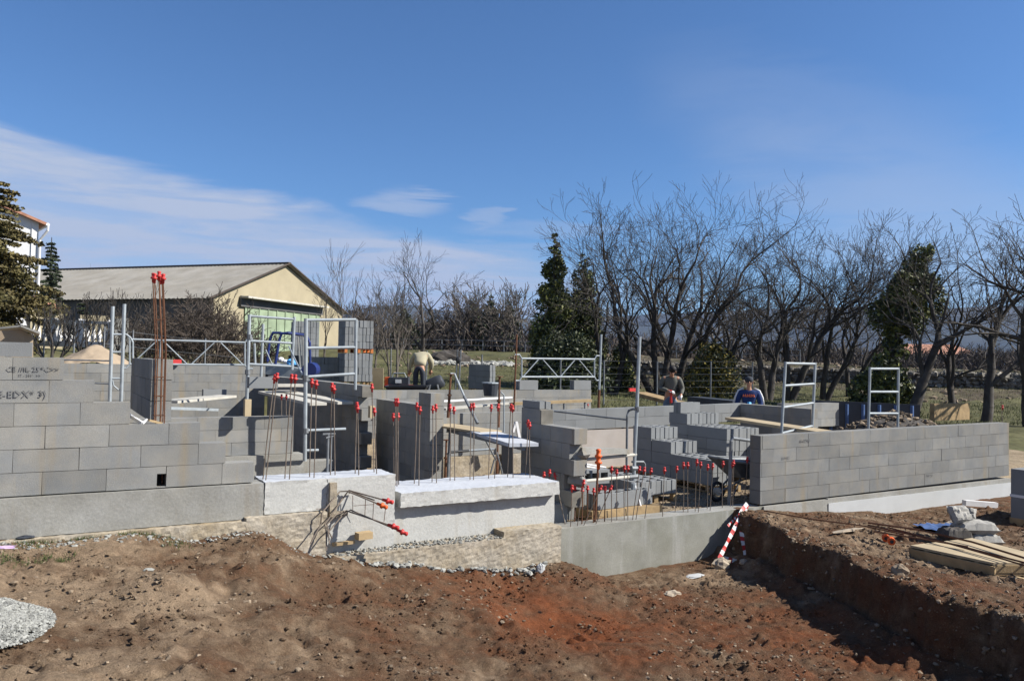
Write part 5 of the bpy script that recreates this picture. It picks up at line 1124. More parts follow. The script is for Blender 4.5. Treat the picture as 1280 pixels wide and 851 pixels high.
def person(label,loc,face,J,jacket,trousers,hair,gloves=None,sleeve=True,hat=None,bulk=1.0):
    """J: joints in body space (x right, y forward, z up) metres from the feet."""
    t=thing('person',label,'person',loc,rot=face)
    n=[('pelvis',.12),('waist',.115),('chest',.135),('neck0',.075),('neck',.052),('head',.078),('crown',.085),('brow',.07),
       ('shR',.065),('elR',.043),('wrR',.028),('shL',.065),('elL',.043),('wrL',.028),('hipR',.085),('knR',.058),('anR',.04),('toeR',.035),('hipL',.085),('knL',.058),('anL',.04),('toeL',.035)]
    ix={a:i for i,(a,_) in enumerate(n)}; nodes=[(J[a],r) for a,r in n]
    E=[('pelvis','waist'),('waist','chest'),('chest','neck0'),('neck0','neck'),('neck','head'),('head','crown'),('head','brow'),('chest','shR'),('shR','elR'),('elR','wrR'),('chest','shL'),('shL','elL'),('elL','wrL'),('pelvis','hipR'),('hipR','knR'),('knR','anR'),('anR','toeR'),('pelvis','hipL'),('hipL','knL'),('knL','anL'),('anL','toeL')]
    # fingers rooted in the palm
    for s in 'RL':
        w=Vector(J['wr'+s]); d=(w-Vector(J['el'+s])).normalized(); side=d.cross(Vector((0,0,1))); side=side.normalized() if side.length>.1 else Vector((1,0,0)); bn=side.cross(d).normalized()
        pm=w+d*.075; nodes.append((tuple(pm),(.036,.02))); ip=len(nodes)-1; ix['palm'+s]=ip; E.append(('wr'+s,'palm'+s))
    body=skin_mesh('body',nodes,[(ix[a],ix[b]) for a,b in E],M['skin'],t)
    for s in 'RL':
        hm=MB(); hm.local=True
        w=Vector(J['wr'+s]); d=(w-Vector(J['el'+s])).normalized(); side=d.cross(Vector((0,0,1))); side=side.normalized() if side.length>.1 else Vector((1,0,0)); bn=side.cross(d).normalized(); pm=w+d*.08
        hm.beam(w+d*.005,pm+d*.02,.085,.036,bn)
        for k,(o_,l_) in enumerate(((-.033,.062),(-.011,.075),(.011,.07),(.033,.055))):
            a=pm+side*o_; b=a+d*l_*.5-bn*.01; c=b+d*l_*.35-bn*.03; hm.tube([a,b,c],[.0105,.010,.008],6)
        a=w+d*.03+side*.038; hm.tube([a,a+side*.03+d*.025,a+side*.035+d*.055-bn*.01],[.012,.011,.009],6)
        hm.build('glove' if gloves else 'hand',M[gloves or 'skin'],t,smooth=True)
    g=lambda a,f=0: J[a]
    def mid(a,b,f): return tuple(Vector(J[a]).lerp(Vector(J[b]),f))
    jn=[(J['pelvis'],(.165,.13)),(J['waist'],(.16,.125)),(J['chest'],(.175,.13)),(J['neck0'],.085),(J['shR'],.085),(J['elR'],.062),(mid('elR','wrR',.85),.045),(J['shL'],.085),(J['elL'],.062),(mid('elL','wrL',.85),.045)]
    jn=[(p_,tuple(q_*bulk for q_ in r_) if isinstance(r_,tuple) else r_*bulk) for p_,r_ in jn]
    jk=skin_mesh('jacket',jn,[(0,1),(1,2),(2,3),(2,4),(4,5),(5,6),(2,7),(7,8),(8,9)],M[jacket],t)
    tn=[(mid('pelvis','waist',.2),(.15,.12)),(J['pelvis'],(.15,.125)),(J['hipR'],.10),(J['knR'],.075),(mid('knR','anR',.93),.06),(J['hipL'],.10),(J['knL'],.075),(mid('knL','anL',.93),.06)]
    skin_mesh('trousers',tn,[(0,1),(1,2),(2,3),(3,4),(1,5),(5,6),(6,7)],M[trousers],t)
    b=MB(); b.local=True
    for s in 'RL': a=Vector(J['an'+s]); tt_=Vector(J['toe'+s]); b.tube([a+Vector((0,-.05,-.0)),a+Vector((0,.02,-.02)),tt_+Vector((0,.04,-.01))],[.055,.055,.045],8)
    b.build('boots',M['black'],t,smooth=True)
    c=Vector(J['crown']); h=Vector(J['head']); up=(c-h).normalized(); fw=(Vector(J['brow'])-h); fw=(fw-up*fw.dot(up)).normalized(); sd_=fw.cross(up)
    b=MB(); b.local=True; b.ell(c-fw*.014+up*.012,(.098,.105,.09),12,8,.03,2); b.build('hat' if hat else 'hair',M[hair],t,smooth=True)
    b=MB(); b.local=True; e=h.lerp(c,.35)+fw*.078
    for s in(-1,1): b.ell(e+sd_*.03*s,.011,6,5)
    b.build('eyes',M['black'],t); b=MB(); b.local=True; b.tube([e-up*.0+fw*.012,e-up*.045+fw*.028],[.009,.015],6); b.build('nose',M['skin'],t,smooth=True)
    b=MB(); b.local=True; b.tube([e-up*.075+fw*.008-sd_*.022,e-up*.077+fw*.014,e-up*.075+fw*.008+sd_*.022],.005,5); b.build('mouth',M['tile'],t)
    b=MB(); b.local=True
    for s in (-1,1): b.ell(h.lerp(c,.25)+sd_*.082*s-fw*.0,(.012,.02,.032),6,5)
    b.build('ears',M['skin'],t,smooth=True)
    return t
Jst=dict(pelvis=(0,0,.95),waist=(0,0,1.10),chest=(0,0,1.32),neck0=(0,.01,1.46),neck=(0,.02,1.53),head=(0,.03,1.61),crown=(0,.02,1.68),brow=(0,.06,1.63),
 shR=(.19,0,1.42),elR=(.25,-.03,1.14),wrR=(.24,.08,.92),shL=(-.19,0,1.42),elL=(-.25,-.03,1.14),wrL=(-.24,.08,.92),
 hipR=(.10,0,.90),knR=(.11,.02,.50),anR=(.12,0,.09),toeR=(.13,.15,.05),hipL=(-.10,0,.90),knL=(-.11,.02,.50),anL=(-.12,0,.09),toeL=(-.13,.15,.05))
camang=lambda p: math.atan2(-p.y,-p.x)-math.pi/2        # turn so that body forward (+y) looks at the camera
# 1: grey sweater, head bent down over his hands
J1=dict(Jst); J1.update(chest=(0,.07,1.31),neck0=(0,.14,1.42),neck=(0,.19,1.47),head=(0,.25,1.51),crown=(0,.28,1.58),brow=(0,.31,1.50),shR=(.19,.07,1.38),shL=(-.19,.07,1.38),elR=(.29,.05,1.12),wrR=(.06,.30,1.06),elL=(-.29,.03,1.10),wrL=(-.22,.20,.95))
p=P(838,500,D=19.5); p.z=P(838,458,D=19.5).z-1.66
t1=person('person in a grey sweater and jeans looking down at their gloved hands',p,camang(p)+.15,J1,'grey_knit','jeans','hair',gloves='white_cloth')
sh=thing('red_strap','red strap hanging from the gloved hands of the person in the grey sweater','strap',p); b=MB(); q=Matrix.Rotation(t1.rotation_euler.z,3,'Z'); 
b.tube([p+q@Vector((.05,.37,1.08)),p+q@Vector((.04,.34,.95)),p+q@Vector((.03,.30,.78))],[.035,.03,.04],6); b.build('strap',M['red'],sh)
# 2: blue jacket, white sleeve stripe, dark hat
J2=dict(Jst); p=P(936,500,D=18.3); p.z=P(936,471,D=18.3).z-1.76
J2.update(elR=(.27,.0,1.13),wrR=(.22,.16,.95),elL=(-.27,0,1.13),wrL=(-.22,.16,.95))
t2=person('person in a blue jacket with orange print and dark hat behind the block wall',p,camang(p)+.1,J2,'navy','dark_cloth','dark_cloth',hat=True)
b=MB(); b.local=True; b.v=[]; q=Matrix.Rotation(0,3,'Z')
for k in range(6): x=-.115+k*.046; b.tube([(x,.145,1.30+.012*(k%2)),(x+.02,.147,1.36),(x+.028,.145,1.30)],.011,5)
b.build('print',M['orange_print'],t2)
for s in (-1,1):
    b=MB(); b.local=True; b.tube([(s*.12,-.0,1.50),(s*.235,.005,1.44),(s*.305,.01,1.28),(s*.335,.012,1.12)],[.018,.026,.026,.02],6); b.build('stripe',M['white_cloth'],t2,smooth=True)
# 3: bent forward, seen from behind
J3=dict(Jst); J3.update(pelvis=(0,-.02,.93),waist=(.0,.10,1.07),chest=(0,.26,1.24),neck0=(0,.38,1.32),neck=(0,.44,1.30),head=(0,.50,1.22),crown=(0,.54,1.16),brow=(0,.50,1.15),shR=(.19,.27,1.27),shL=(-.19,.27,1.27),elR=(.26,.42,1.03),wrR=(.20,.55,.82),elL=(-.34,.40,1.02),wrL=(-.42,.50,.78))
p=P(524,470,D=22.5); p.z=P(524,437,D=22.5).z-1.42
t3=person('person in a cream jacket bending forward with their back turned, beside the dark drum',p,camang(p)+math.pi-.25,J3,'cream_cloth','dark_cloth','hair',bulk=1.35)
# ------------------------------------------------------------------ mixer, machine
t=thing('cement_mixer','dark cement mixer drum standing beside the bent over person','cement mixer',P(545,490,D=21.5)); q=P(543,490,D=21.5); 
b=MB(); c=P(543,480,D=22.9); b.tube([c+Rv*d+Uv*d*.5 for d in (-.30,-.26,-.08,.10,.22,.25)],[.17,.20,.21,.20,.18,.14],16); b.build('drum',M['formwork'],t,smooth=True)
b=MB()
for s in (-1,1): b.tube([c+Rv*.1*s-Fv*.2,c+Rv*.3*s-Fv*.25-Vector((0,0,.75))],.03,6); b.tube([c-Rv*.1*s+Fv*.2,c+Rv*.3*s+Fv*.25-Vector((0,0,.75))],.03,6)
b.build('stand',M['galv_dark'],t)
t=thing('mortar_tub','black mortar tub on a timber behind the free standing dark wall','tub',P(507,496,D=20)); c=P(509,489,D=20); b=MB()
w_=.52; b.add([c+Rv*x*a-Vector((0,0,1))*0+Uv*z+Fv*y*a for z,a in ((-.14,.72),(.13,1)) for x,y in ((-w_,-.3),(w_,-.3),(w_,.3),(-w_,.3))],[(0,1,2,3),(0,4,5,1),(1,5,6,2),(2,6,7,3),(3,7,4,0)]); b.build('tub',M['black'],t)
b=MB(); b.tube([c+Rv*x+Uv*.13+Fv*y for x,y in ((-w_,-.3),(w_,-.3),(w_,.3),(-w_,.3),(-w_,-.3))],.02,6); b.build('rim',M['black'],t)
t=thing('generator','small dark generator with a red skid and orange end, left of the bent over person','generator',P(497,480,D=22)); c=P(499,476,D=22)
b=MB(); b.obox(c,.55,.35,.2,-yaw); b.build('housing',M['formwork'],t); b=MB(); b.obox(c-Vector((0,0,.13)),.75,.4,.05,-yaw); b.build('skid',M['red'],t); b=MB(); b.obox(c-Rv*.34,.1,.3,.22,-yaw); b.build('end_cover',M['orange'],t); b=MB(); b.obox(c-Fv*.19,.16,.03,.1,-yaw); b.build('panel',M['white_cloth'],t)
b=MB(); b.tube([c+Uv*.1-Rv*.2,c+Uv*.22-Rv*.15,c+Uv*.22+Rv*.15,c+Uv*.1+Rv*.2],.015,6); b.build('handle',M['galv'],t)
b=MB(); q0=P(461,484,D=24); b.beam(P(469,486,D=24),P(469,460,D=24),.5,.04,Fv); tag(b.build('board',M['ply']),'beige board standing upright right of the tall block stack','board')
# blue framed machine
Dm=20.5; t=thing('dumper','blue framed site dumper with a roll bar, parked behind the dark wall by the scaffold','dumper',P(365,478,D=Dm))
def pt_(name,segs,r,m_): 
    b=MB(); [b.tube([P(x,y,D=D) for x,y,D in s],r,7) for s in segs]; return b.build(name,M[m_],t)
pt_('roll_bar',[[(334,452,Dm),(337,425,Dm),(341,416,Dm),(351,416,Dm)],[(344,455,Dm-.6),(349,425,Dm-.6),(352,417,Dm-.6),(360,416,Dm-.6),(383,419,Dm-.3),(387,428,Dm-.3),(388,465,Dm-.3)]],.036,'blue')
pt_('top_bar',[[(341,416,Dm),(352,416.5,Dm),(383,419,Dm)]],.034,'blue'); pt_('rear_post',[[(373,420,Dm),(376,460,Dm)],[(379,420,Dm),(380,466,Dm)]],.034,'plank')
b=MB(); c=P(390,462,D=Dm-.4); b.tube([c-Fv*.3,c+Fv*.1],[.19,.19],16); b.build('fender',M['blue'],t,smooth=False)
b=MB(); b.obox(P(362,464,D=Dm),.95,1.1,.28,-yaw,Matrix.Rotation(.15,3,'Y')); b.build('skip',M['galv'],t); b=MB(); b.obox(P(370,456,D=Dm+.2),.30,.4,.5,-yaw); b.build('seat',M['black'],t); b=MB(); b.obox(P(352,472,D=Dm),.7,1.0,.35,-yaw); b.build('chassis',M['formwork'],t)
for x,y in ((352,480),(384,482)): b=MB(); c=P(x,y,D=Dm-.3); b.tube([c-Fv*.12,c+Fv*.12],.28,16); w_=b.build('wheel',M['black'],t)
b=MB(); b.ell(P(351,449.5,D=Dm-.5),(.09,.09,.07),8,6); b.ell(P(357,452,D=Dm-.5),(.08,.08,.06),8,6); tag(b.build('plastic_bag',M['render_white']),'crumpled white bags on the skip of the blue framed dumper','bag')
b=MB(); b.ell(P(365,453,D=Dm-.6),(.13,.1,.10),8,6,.2,3); tag(b.build('plastic_sack',M['blue_light']) if 'blue_light' in M else b.build('plastic_sack',mat('light blue sack',(.08,.3,.6),.6)),'light blue sack on the skip of the blue framed dumper','sack')
# wheelbarrow
q=P(925,615,z=fl); dirb=Vector((Rv.x,Rv.y,0)).normalized(); dn=Vector((-dirb.y,dirb.x,0))
dirb=Vector((1,0,0)); dn=Vector((0,1,0)); q=Vector((9.5,8.72,fl)); t=thing('wheelbarrow','old wheelbarrow with a dirty dark tray in the doorway beside the long right wall','wheelbarrow',q)
def wp(a,b_,z): return q+dirb*a+dn*b_+Vector((0,0,z))
b=MB(); tv=[wp(-.62,-.24,.66),wp(.30,-.30,.60),wp(.30,.30,.60),wp(-.62,.24,.66),wp(-.28,-.14,.36),wp(.16,-.16,.38),wp(.16,.16,.38),wp(-.28,.14,.36)]
b.add(tv,[(4,5,6,7),(0,1,5,4),(1,2,6,5),(2,3,7,6),(3,0,4,7)]); o=b.build('tray',M['galv_dark'],t); sol=o.modifiers.new('s','SOLIDIFY'); sol.thickness=.012
b=MB(); b.tube([tv[0],tv[1],tv[2],tv[3],tv[0]],.012,6); b.build('rim',M['galv_dark'],t)
b=MB()
for s in (-1,1): b.tube([wp(-.64,.03*s,.155),wp(-.25,.13*s,.33),wp(.2,.2*s,.38),wp(.75,.27*s,.50)],.016,6)
b.build('handle_frame',M['galv_dark'],t)
for s in (-1,1): b=MB(); b.tube([wp(.05,.17*s,.37),wp(-.02,.2*s,.16),wp(-.10,.2*s,.02),wp(-.16,.2*s,.01)],.014,6); b.tube([wp(.22,.19*s,.38),wp(.36,.2*s,.16),wp(.46,.2*s,.02)],.014,6); b.build('leg',M['galv_dark'],t)
b=MB(); n=18; c=wp(-.66,0,.155); 
ring=[c+dirb*.13*math.cos(i*2*math.pi/n)+Vector((0,0,.13*math.sin(i*2*math.pi/n))) for i in range(n+1)]; b.tube(ring,.028,8,cap=False); wl=b.build('wheel',M['black'],t)
b=MB(); b.tube([c-dn*.04,c+dn*.04],.06,10); b.tube([c-dn*.09,c+dn*.09],.014,6); b.build('rim_hub',M['plank'],t)
# grey tube frame in front of the wheelbarrow
scaffold('barrow_gate','grey tube hoop standing in front of the wheelbarrow',P(912,635,v=8.35),[('hoop',[[P(911,634,v=8.35),P(914,551,v=8.35),P(916,547.5,v=8.35),P(949,552,v=8.5)]],.026,'galv_dark'),('crossbar',[[P(916,576,v=8.4),P(948,580,v=8.5)]],.022,'galv')],'tube frame')
# ------------------------------------------------------------------ tape, right bank things
t=thing('barrier_tape','red and white barrier tape hanging in strips from a thin pin at the bank corner','barrier tape',P(932,712,v=7.6))
def tape(pts,w_=.045,nst=7,rev=0):
    ps=[P(x,y,v=v) for x,y,v in pts]; L_=[0]; 
    for a,b in zip(ps,ps[1:]): L_.append(L_[-1]+(b-a).length)
    def at_(s):
        for i in range(len(ps)-1):
            if s<=L_[i+1]+1e-9: return ps[i].lerp(ps[i+1],(s-L_[i])/(L_[i+1]-L_[i]+1e-9))
        return ps[-1]
    n=nst*4; R_=MB()
    for k in range(n):
        a=at_(L_[-1]*k/n); b=at_(L_[-1]*(k+1)/n); d=(b-a).normalized(); s_=d.cross(Fv).normalized(); tw=math.sin(k*.5+pts[0][0])*.5; s_=(s_*math.cos(tw)+Fv*math.sin(tw))*w_/2
        m=R_; R_.mi=(k//2+rev)%2; u_=Fv*.0015; m.add([a-s_,a+s_,b+s_,b-s_,a-s_+u_,a+s_+u_,b+s_+u_,b-s_+u_],[(0,1,2,3),(7,6,5,4),(0,4,5,1),(2,6,7,3)])
    R_.build('strip',[M['white_cloth'],M['red']],t)
tape([(934,629,7.9),(926,640,7.86),(922,652,7.8),(899,698,7.62)],.055)
tape([(934,630,7.9),(928,645,7.84),(927,665,7.75),(929,680,7.65),(932,692,7.6),(932,706,7.56)],.06,rev=1)
tape([(933,632,7.9),(922,645,7.88),(910,657,7.85)],.04); tape([(905,698,7.6),(920,702,7.55),(932,706,7.5),(925,711,7.45),(918,712,7.42)],.07,5)
b=MB(); b.tube([P(934,628,v=7.92),P(932.5,707,v=7.58)],.006,6); b.tube([P(929,675,v=7.75),P(936,675,v=7.75)],.005,5); b.build('pin',M['bar'],t)
def rock(x,y,z,s,label,seed,m_='rock',v=None,cat='rock'):
    p=P(x,y,z=z) if v is None else P(x,y,v=v); p.z=gz(p.x,p.y)+s[2]*.4; b=MB(); b.ell(p,s,9,7,.22,seed); o=b.build('rock',M[m_]); tag(o,label,cat); return o
rock(903,705,-.95,(.14,.1,.09),'pale boulder at the foot of the barrier tape',1)
rock(868,718,-1.0,(.17,.08,.015),'flat white plaster spill on the pit floor left of the barrier tape',2,'white',cat='plaster spill')
rock(840,745,-1.0,(.11,.07,.035),'smooth pale stone lying on the red pit floor below the low wall',3)
rock(1060,665,-.5,(.30,.05,.02),'long flat pale stone on top of the bank near the white strip',4)
rock(1195,655,-.6,(.2,.1,.03),'flat pale stone near the blue sheet on the bank',5)
rock(1125,735,-.6,(.09,.08,.08),'pale block of stone caught in the broken bank edge',6,'stone')
rock(676,727,-.85,(.05,.04,.06),'small white stone at the foot of the yellowish footing',7,'white')
rock(930,662,-.5,(.07,.05,.04),'pale stone at the corner of the bank by the tape',8); rock(962,652,-.5,(.06,.04,.03),'brown stone on the bank corner near the long right wall',9,'stone')
rock(186,706,-.05,(.045,.03,.02),'grey and black stone on the dirt below the plinth',10,'stone_grey')
for k,(x,y) in enumerate([(1276,828),(1268,815)][:1]): rock(x,y,-.55,(.10,.07,.05),'reddish white stone at the lower right corner of the bank',20,'rock')
# brick like wood pieces under the left beam
b=MB(); p=P(456,672,v=7.85); b.obox((p.x,7.88,p.z+.02),.16,.10,.07,.1); tag(b.build('wood_block',M['wood']),'short wood block on the footing ledge under the left beam','wood block')
b=MB(); b.beam(P(416,680,v=7.9),P(443,677,v=7.88),.05,.03); tag(b.build('lath',M['wood']),'pale lath lying on the footing ledge below the bent cage','lath')
# formwork board on the bank
bd=thing('formwork_board','large pale timber formwork board with dark ribs underneath, lying on the right bank','formwork board',P(1200,712,z=-.5))
za=-.40; c4=[P(1138,681,z=za),P(1242,703,z=za),P(1335,703,z=za),P(1215,672,z=za)]
def slab(pts,th): 
    b=MB(); k=len(pts); b.add([*pts,*[p-Vector((0,0,th)) for p in pts]],[tuple(range(k)),tuple(reversed(range(k,2*k)))]+[(i,(i+1)%k,k+(i+1)%k,k+i) for i in range(k)]); return b
slab(c4,.025).build('panel',M['ply'],bd)
for k in range(6):
    f=k/5; a=c4[0].lerp(c4[1],f); e=c4[3].lerp(c4[2],f); b=MB(); b.beam(a-Vector((0,0,.065)),e-Vector((0,0,.065)),.04,.075); b.build('rib',M['wood_dark'],bd)
b=MB(); b.beam(c4[0]-Vector((0,0,.085))-Fv*.03,c4[1]-Vector((0,0,.085))-Fv*.03,.03,.10); b.build('edge_board',M['wood_dark'],bd)
b=MB(); b.beam(c4[1]+Vector((0,0,-.085)),c4[2]+Vector((0,0,-.085)),.03,.1); b.build('end_board',M['wood_dark'],bd)
for k,(x0,y0,x1,y1) in enumerate([(1226,712,1300,711),(1240,716,1290,727)]): b=MB(); b.beam(P(x0,y0,z=-.55),P(x1,y1,z=-.55),.05,.04); tag(b.build('batten_strip',M['wood']),['pale lath in front of the formwork board on the bank','second lath pointing away at the right of the formwork board'][k],'lath')
# long rusty bars across the bank
for k,(pts,r_) in enumerate([(((1085,653),(1150,662),(1215,677),(1300,703)),.010),(((1085,656),(1140,668),(1200,682),(1300,708)),.009),(((955,638),(1010,648),(1080,657),(1130,668)),.007),(((1092,664),(1150,673),(1210,683)),.008),(((1110,659),(1165,673),(1225,690),(1300,712)),.008)]):
    b=MB(); ps=[P(x,y,z=-.36 if k!=2 else -.40) for x,y in pts]; ps=[Vector((p.x,p.y,max(p.z,gz(p.x,p.y)+.02))) for p in ps]; b.tube(ps,r_*1.3,6); tag(b.build('reinforcing_bar',M['rust']),['longest rusty bar crossing above the formwork board, upper one','rusty bar just below the longest one, crossing the formwork board','thin rusty bar running from the wall corner across the bank','short rusty bar between the orange caps and the formwork board','bent rusty bar ending beside the cement bags'][k],'steel bar','rusty bars on the bank')
for (x,y,l) in [(1106,672,'left'),(1113,676,'right')]:
    t=thing('orange_reel',l+' of two orange capped pipe ends lying on the bank','pipe end',P(x,y,z=-.5)); p=P(x,y,z=-.46); b=MB(); b.tube([p-Rv*.0-Fv*.03,p+Fv*.05+Rv*.03],.045,12); b.build('ring',M['orange'],t); b=MB(); b.tube([p-Fv*.04,p-Fv*.031],.022,10); b.build('hole',M['black'],t)
# cement bags
def bagm(c,sx,sy,sz,rot,label,seed,m_='bag',tilt=None):
    rr=random.Random(seed); b=MB(); n=9; Mx=Matrix.Rotation(rot,3,'Z'); 
    if tilt: Mx=Mx@Matrix.Rotation(tilt,3,'X')
    vs=[]
    for i in range(n+1):
        for j in range(n+1):
            u_=-1+2*i/n; v_=-1+2*j/n; e=(1-abs(u_)**4)*(1-abs(v_)**4); h=sz*(e**.45); vs.append((u_*sx*(1-.08*(1-e)),v_*sy,h+rr.uniform(-.012,.012)*(e>0)))
    m_n=len(vs); vv=[Vector(c)+Mx@Vector((x+rr.uniform(-.006,.006),y,z)) for x,y,z in vs]+[Vector(c)+Mx@Vector((x,y,-z*.8)) for x,y,z in vs]
    fs_=[(i*(n+1)+j,(i+1)*(n+1)+j,(i+1)*(n+1)+j+1,i*(n+1)+j+1) for i in range(n) for j in range(n)]; b.add(vv,fs_+[tuple(m_n+q for q in reversed(f)) for f in fs_]); o=b.build('cement_bag',M[m_],smooth=False); tag(o,label,'cement bag','cement bags on the bank'); return o
q=P(1243,683,z=-.56); bagm(q+Vector((-.0,.15,.06)),.22,.16,.08,-yaw,'lowest crumpled cement bag of the pile on the bank',1); bagm(q+Vector((-.04,.22,.20)),.26,.17,.09,-yaw,'square edged cement bag in the middle of the pile on the bank',2)
bagm(q+Vector((-.18,.34,.36)),.16,.12,.07,-yaw+.3,'torn cement bag standing on top of the pile with a blue band',3,tilt=1.0); bagm(q+Vector((.12,.46,.32)),.16,.10,.06,-yaw-.6,'small crumpled bag at the right of the cement pile',4,tilt=.8); bagm(q+Vector((-.36,.30,.12)),.18,.16,.10,-yaw,'bag left of the cement pile, its shade put into a dark colour',5,'bark')  # the last bag gets the dark bark colour in place of shade
b=MB(); b.beam(P(1205,628,v=7.6),P(1245,631,v=7.4),.09,.09); tag(b.build('pipe',M['white_cloth']),'white plastic pipe lying on the bank near the end of the white strip','pipe')
n=14; HX,HY=np.meshgrid(np.linspace(-.55,.55,30),np.linspace(-.3,.3,18)); c=P(1195,660,z=-.58); Vn=np.stack([HX+c.x,HY+c.y,np.array(gzv(HX+c.x,HY+c.y))+.035+.03*np.abs(fbm(HX*6,HY*6,3,81))],-1).reshape(-1,3); i=np.arange(18*30).reshape(18,30)
o=npmesh('blue_sheet',Vn,np.stack([i[:-1,:-1],i[:-1,1:],i[1:,1:],i[1:,:-1]],-1).reshape(-1,4),M['blue_tarp'],smooth=True); tag(o,'crumpled dark blue sheet lying on the bank by the cement bags','sheet')
t=thing('precast_slab','dark shaded precast concrete panel standing at the right edge of the picture','concrete panel',P(1272,668,v=6.3)); a=P(1268,586,v=6.35); z0=gz(a.x,a.y) if a.x<17 else -.6
b=MB(); b.box((a.x,6.2,z0-.1),(a.x+1.6,6.40,a.z+.0)); b.build('panel',M['block_clean'],t); b=MB(); b.box((a.x-.01,6.19,a.z-.42),(a.x+1.61,6.41,a.z-.38)); b.build('strap',M['white_cloth'],t); b=MB(); b.box((a.x-.012,6.188,z0-.1),(a.x+1.6,6.412,z0+.10)); b.build('foot',M['wood_dark'],t)
# rags by the left plinth, broken timber in gaps
b=MB(); p=P(30,672,z=.06); b.ell(p+Vector((0,-.03,.01)),(.07,.03,.02),8,6,.3,4); tag(b.build('rag',M['dark_cloth']),'dark rag at the foot of the left plinth','rag')
b=MB(); p=P(6,684,z=.04); b.ell(p,(.08,.03,.012),8,6,.3,5); tag(b.build('torn_bag',mat('pinkish plastic',(.45,.33,.5),.6)),'pinkish torn plastic at the left edge below the plinth','plastic')
for k,(x,y,w_) in enumerate([(311,510,.16),(467,515,.14)]):
    q=P(x,y,v=12.4); b=MB(); b.obox((q.x,12.5,q.z),w_*.6,.08,.26 if k==0 else .2,.1); tag(b.build('timber_block',M['ply']),['pale timber block with brackets in the dark gap below the left scaffold post','pale timber pieces wedged at the end of the long dark wall'][k],'timber')
# rusty bar seen in the wall hole
b=MB(); q=P(203,600,v=8.1); b.tube([(q.x,8.12,.42),(q.x,8.12,.60)],.007,6); tag(b.build('hidden_bar',M['rust']),'rusty bar visible inside the small hole in the left stepped wall','steel bar')
b=MB(); b.box((hx0-.08,8.202,.42),(hx1+.08,8.25,.62)); tag(b.build('hole_dark_sheet',M['black']),'black sheet added behind the small hole in the left wall to darken it','board')  # added black sheet gives the hole its dark inside
# red caps and scraps lying about
for (x,y,v,l) in [(218,452,19.3,'red plastic scrap on top of the far back wall'),(790,487,25,'pale red marking sheet on the rear mesh fence')]:
    q=P(x,y,v=v) if v<20 else P(x,y,D=v); b=MB(); b.obox(q,.30,.06,.10,.2); tag(b.build('red_scrap',M['red']),l,'scrap')
# ------------------------------------------------------------------ light, sky, render
w=bpy.data.worlds.new('World'); scene.world=w; w.use_nodes=True; nt=w.node_tree; N=nt.nodes; L=nt.links; N.clear()
S_AZ=126.; S_EL=38.
sd=Vector((math.sin(rad(S_AZ))*math.cos(rad(S_EL)),math.cos(rad(S_AZ))*math.cos(rad(S_EL)),math.sin(rad(S_EL))))
sky=N.new('ShaderNodeTexSky'); sky.sky_type='NISHITA'; sky.sun_disc=False; sky.sun_elevation=rad(S_EL); sky.sun_rotation=rad(S_AZ); sky.altitude=200; sky.air_density=1.0; sky.dust_density=.3; sky.ozone_density=2.5
tc=N.new('ShaderNodeTexCoord')
bg=N.new('ShaderNodeBackground'); out=N.new('ShaderNodeOutputWorld'); L.new(bg.outputs[0],out.inputs[0]); bg.inputs['Strength'].default_value=.05
def vm(op,*a):
    n=N.new('ShaderNodeVectorMath'); n.operation=op
    for i,q in enumerate(a):
        if hasattr(q,'links'): L.new(q,n.inputs[i])
        else: n.inputs[i].default_value=q
    return n
def mt(op,*a,clamp=False):
    n=N.new('ShaderNodeMath'); n.operation=op; n.use_clamp=clamp
    for i,q in enumerate(a):
        if hasattr(q,'links'): L.new(q,n.inputs[i])
        else: n.inputs[i].default_value=q
    return n.outputs[0]
def mr(i_,a_,b_,c_=0,d_=1,smooth=True):
    r=N.new('ShaderNodeMapRange'); r.interpolation_type='SMOOTHSTEP' if smooth else 'LINEAR'; L.new(i_,r.inputs[0])
    for k,q in enumerate((a_,b_,c_,d_)): r.inputs[k+1].default_value=q
    return r.outputs[0]
d=tc.outputs['Generated']
sp=N.new('ShaderNodeSeparateXYZ'); L.new(d,sp.inputs[0])
el=mt('ARCSINE',sp.outputs[2]); az=mt('SUBTRACT',mt('ARCTAN2',sp.outputs[0],sp.outputs[1]),rad(30.6))   # azimuth from the middle of the view, to the right
el=mt('MULTIPLY',el,180/math.pi); az=mt('MULTIPLY',az,180/math.pi)
def noise(vec,sc,det,rg=.6,dist=0):
    n=N.new('ShaderNodeTexNoise'); n.inputs['Scale'].default_value=sc; n.inputs['Detail'].default_value=det; n.inputs['Roughness'].default_value=rg; n.inputs['Distortion'].default_value=dist; L.new(vec,n.inputs['Vector']); return n.outputs[0]
cb=N.new('ShaderNodeCombineXYZ'); L.new(mt('MULTIPLY',az,.035),cb.inputs[0]); L.new(mt('MULTIPLY',el,.2),cb.inputs[1])
n1=noise(cb.outputs[0],1.4,9,.6,.6)
cb2=N.new('ShaderNodeCombineXYZ'); L.new(mt('MULTIPLY',az,.06),cb2.inputs[0]); L.new(mt('MULTIPLY',el,.55),cb2.inputs[1]); cb2.inputs[2].default_value=4
n2=noise(cb2.outputs[0],1.6,8,.6,.4)
# left bank of thin stratus: its top falls from left to right
top=mt('ADD',mt('MULTIPLY',az,-.17),8.2)
t1=mt('SUBTRACT',top,el); wob=mt('MULTIPLY',mt('SUBTRACT',n1,.5),5.5); t1=mt('ADD',t1,wob)
m1=mr(t1,-.2,1.5); side=mr(az,16,-6); m1=mt('MULTIPLY',m1,side)
tex=mr(n2,.33,.66,.45,1.0); m1=mt('MULTIPLY',mt('MULTIPLY',m1,tex),1.2)
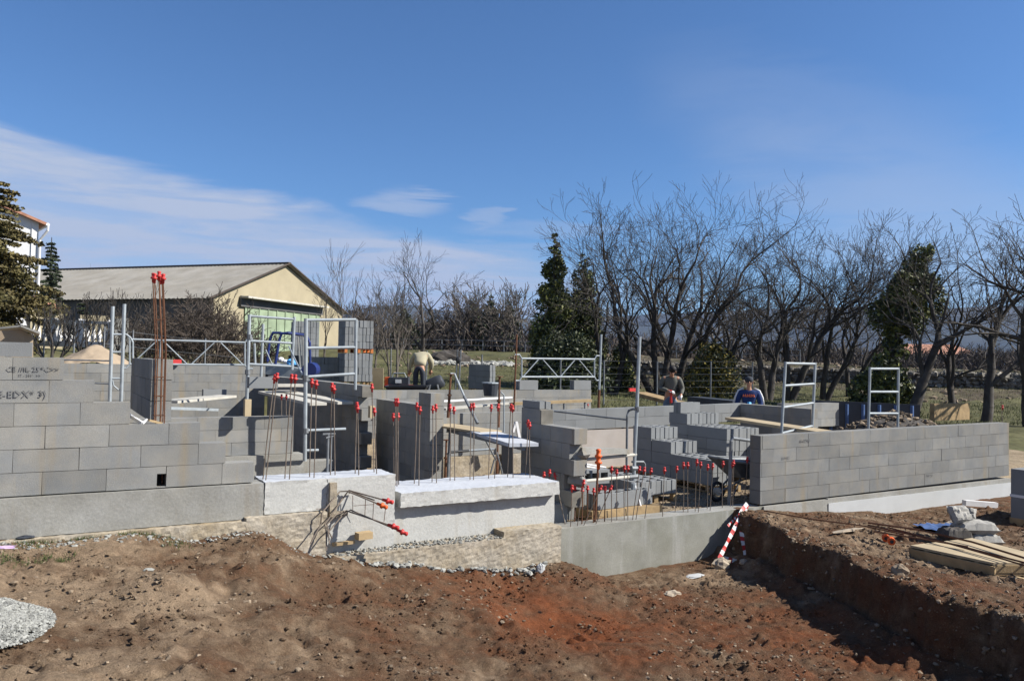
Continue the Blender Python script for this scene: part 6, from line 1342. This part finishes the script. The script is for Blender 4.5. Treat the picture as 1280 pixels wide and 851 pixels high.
# small separate cloudlets
def puff(a,e,sa,se,amt):
    q=mt('ADD',mt('POWER',mt('DIVIDE',mt('ADD',mt('SUBTRACT',az,a),mt('MULTIPLY',mt('SUBTRACT',n2,.5),9.)),sa),2.),mt('POWER',mt('DIVIDE',mt('ADD',mt('SUBTRACT',el,e),mt('MULTIPLY',mt('SUBTRACT',n2,.5),3.2)),se),2.))
    return mt('MULTIPLY',mr(q,1.6,.0),amt)
pf=mt('ADD',puff(-7.6,11.3,3.2,.8,.55),puff(-2.1,10.5,1.3,.7,.4)); pf=mt('ADD',pf,puff(-5,8.0,8,.7,.3))
pf=mt('ADD',pf,puff(2,9.6,6,.6,.25))
# faint cirrus on the right
c3=mt('SUBTRACT',el,mt('ADD',mt('MULTIPLY',mt('SUBTRACT',az,27),-.55),10.)); q=mt('ADD',mt('POWER',mt('DIVIDE',mt('ADD',c3,mt('MULTIPLY',mt('SUBTRACT',n1,.5),9)),6.5),2.),mt('POWER',mt('DIVIDE',mt('SUBTRACT',az,27),15.),2.))
ci=mt('MULTIPLY',mr(q,1.8,0),mr(n1,.3,.7,.12,.34))
ci2=mt('MULTIPLY',mr(el,16,3),mt('MULTIPLY',mr(n2,.3,.7,.12,.3),mr(az,0,30)))
tot=mt('ADD',mt('ADD',m1,pf),mt('ADD',ci,ci2),clamp=True)
mx=N.new('ShaderNodeMix'); mx.data_type='RGBA'; L.new(mt('MULTIPLY',tot,1.,clamp=True),mx.inputs[0]); tn=vm('MULTIPLY',sky.outputs[0],(.76,1.04,1.36)); L.new(tn.outputs[0],mx.inputs[6]); mx.inputs[7].default_value=(5.0,5.8,7.4,1)
L.new(mx.outputs[2],bg.inputs[0])
sl=bpy.data.lights.new('sun','SUN'); sl.energy=5.0; sl.angle=rad(.53); sl.color=(1,.95,.87); so=bpy.data.objects.new('sun',sl); scene.collection.objects.link(so)
so.rotation_euler=sd.to_track_quat('Z','Y').to_euler(); so.location=sd*60
scene.view_settings.view_transform='Standard'; scene.view_settings.look='None'; scene.view_settings.gamma=1; scene.view_settings.exposure=.95
scene.view_settings.use_curve_mapping=False
scene.render.engine='CYCLES'; scene.render.resolution_x=1024; scene.render.resolution_y=680
scene.cycles.max_bounces=6
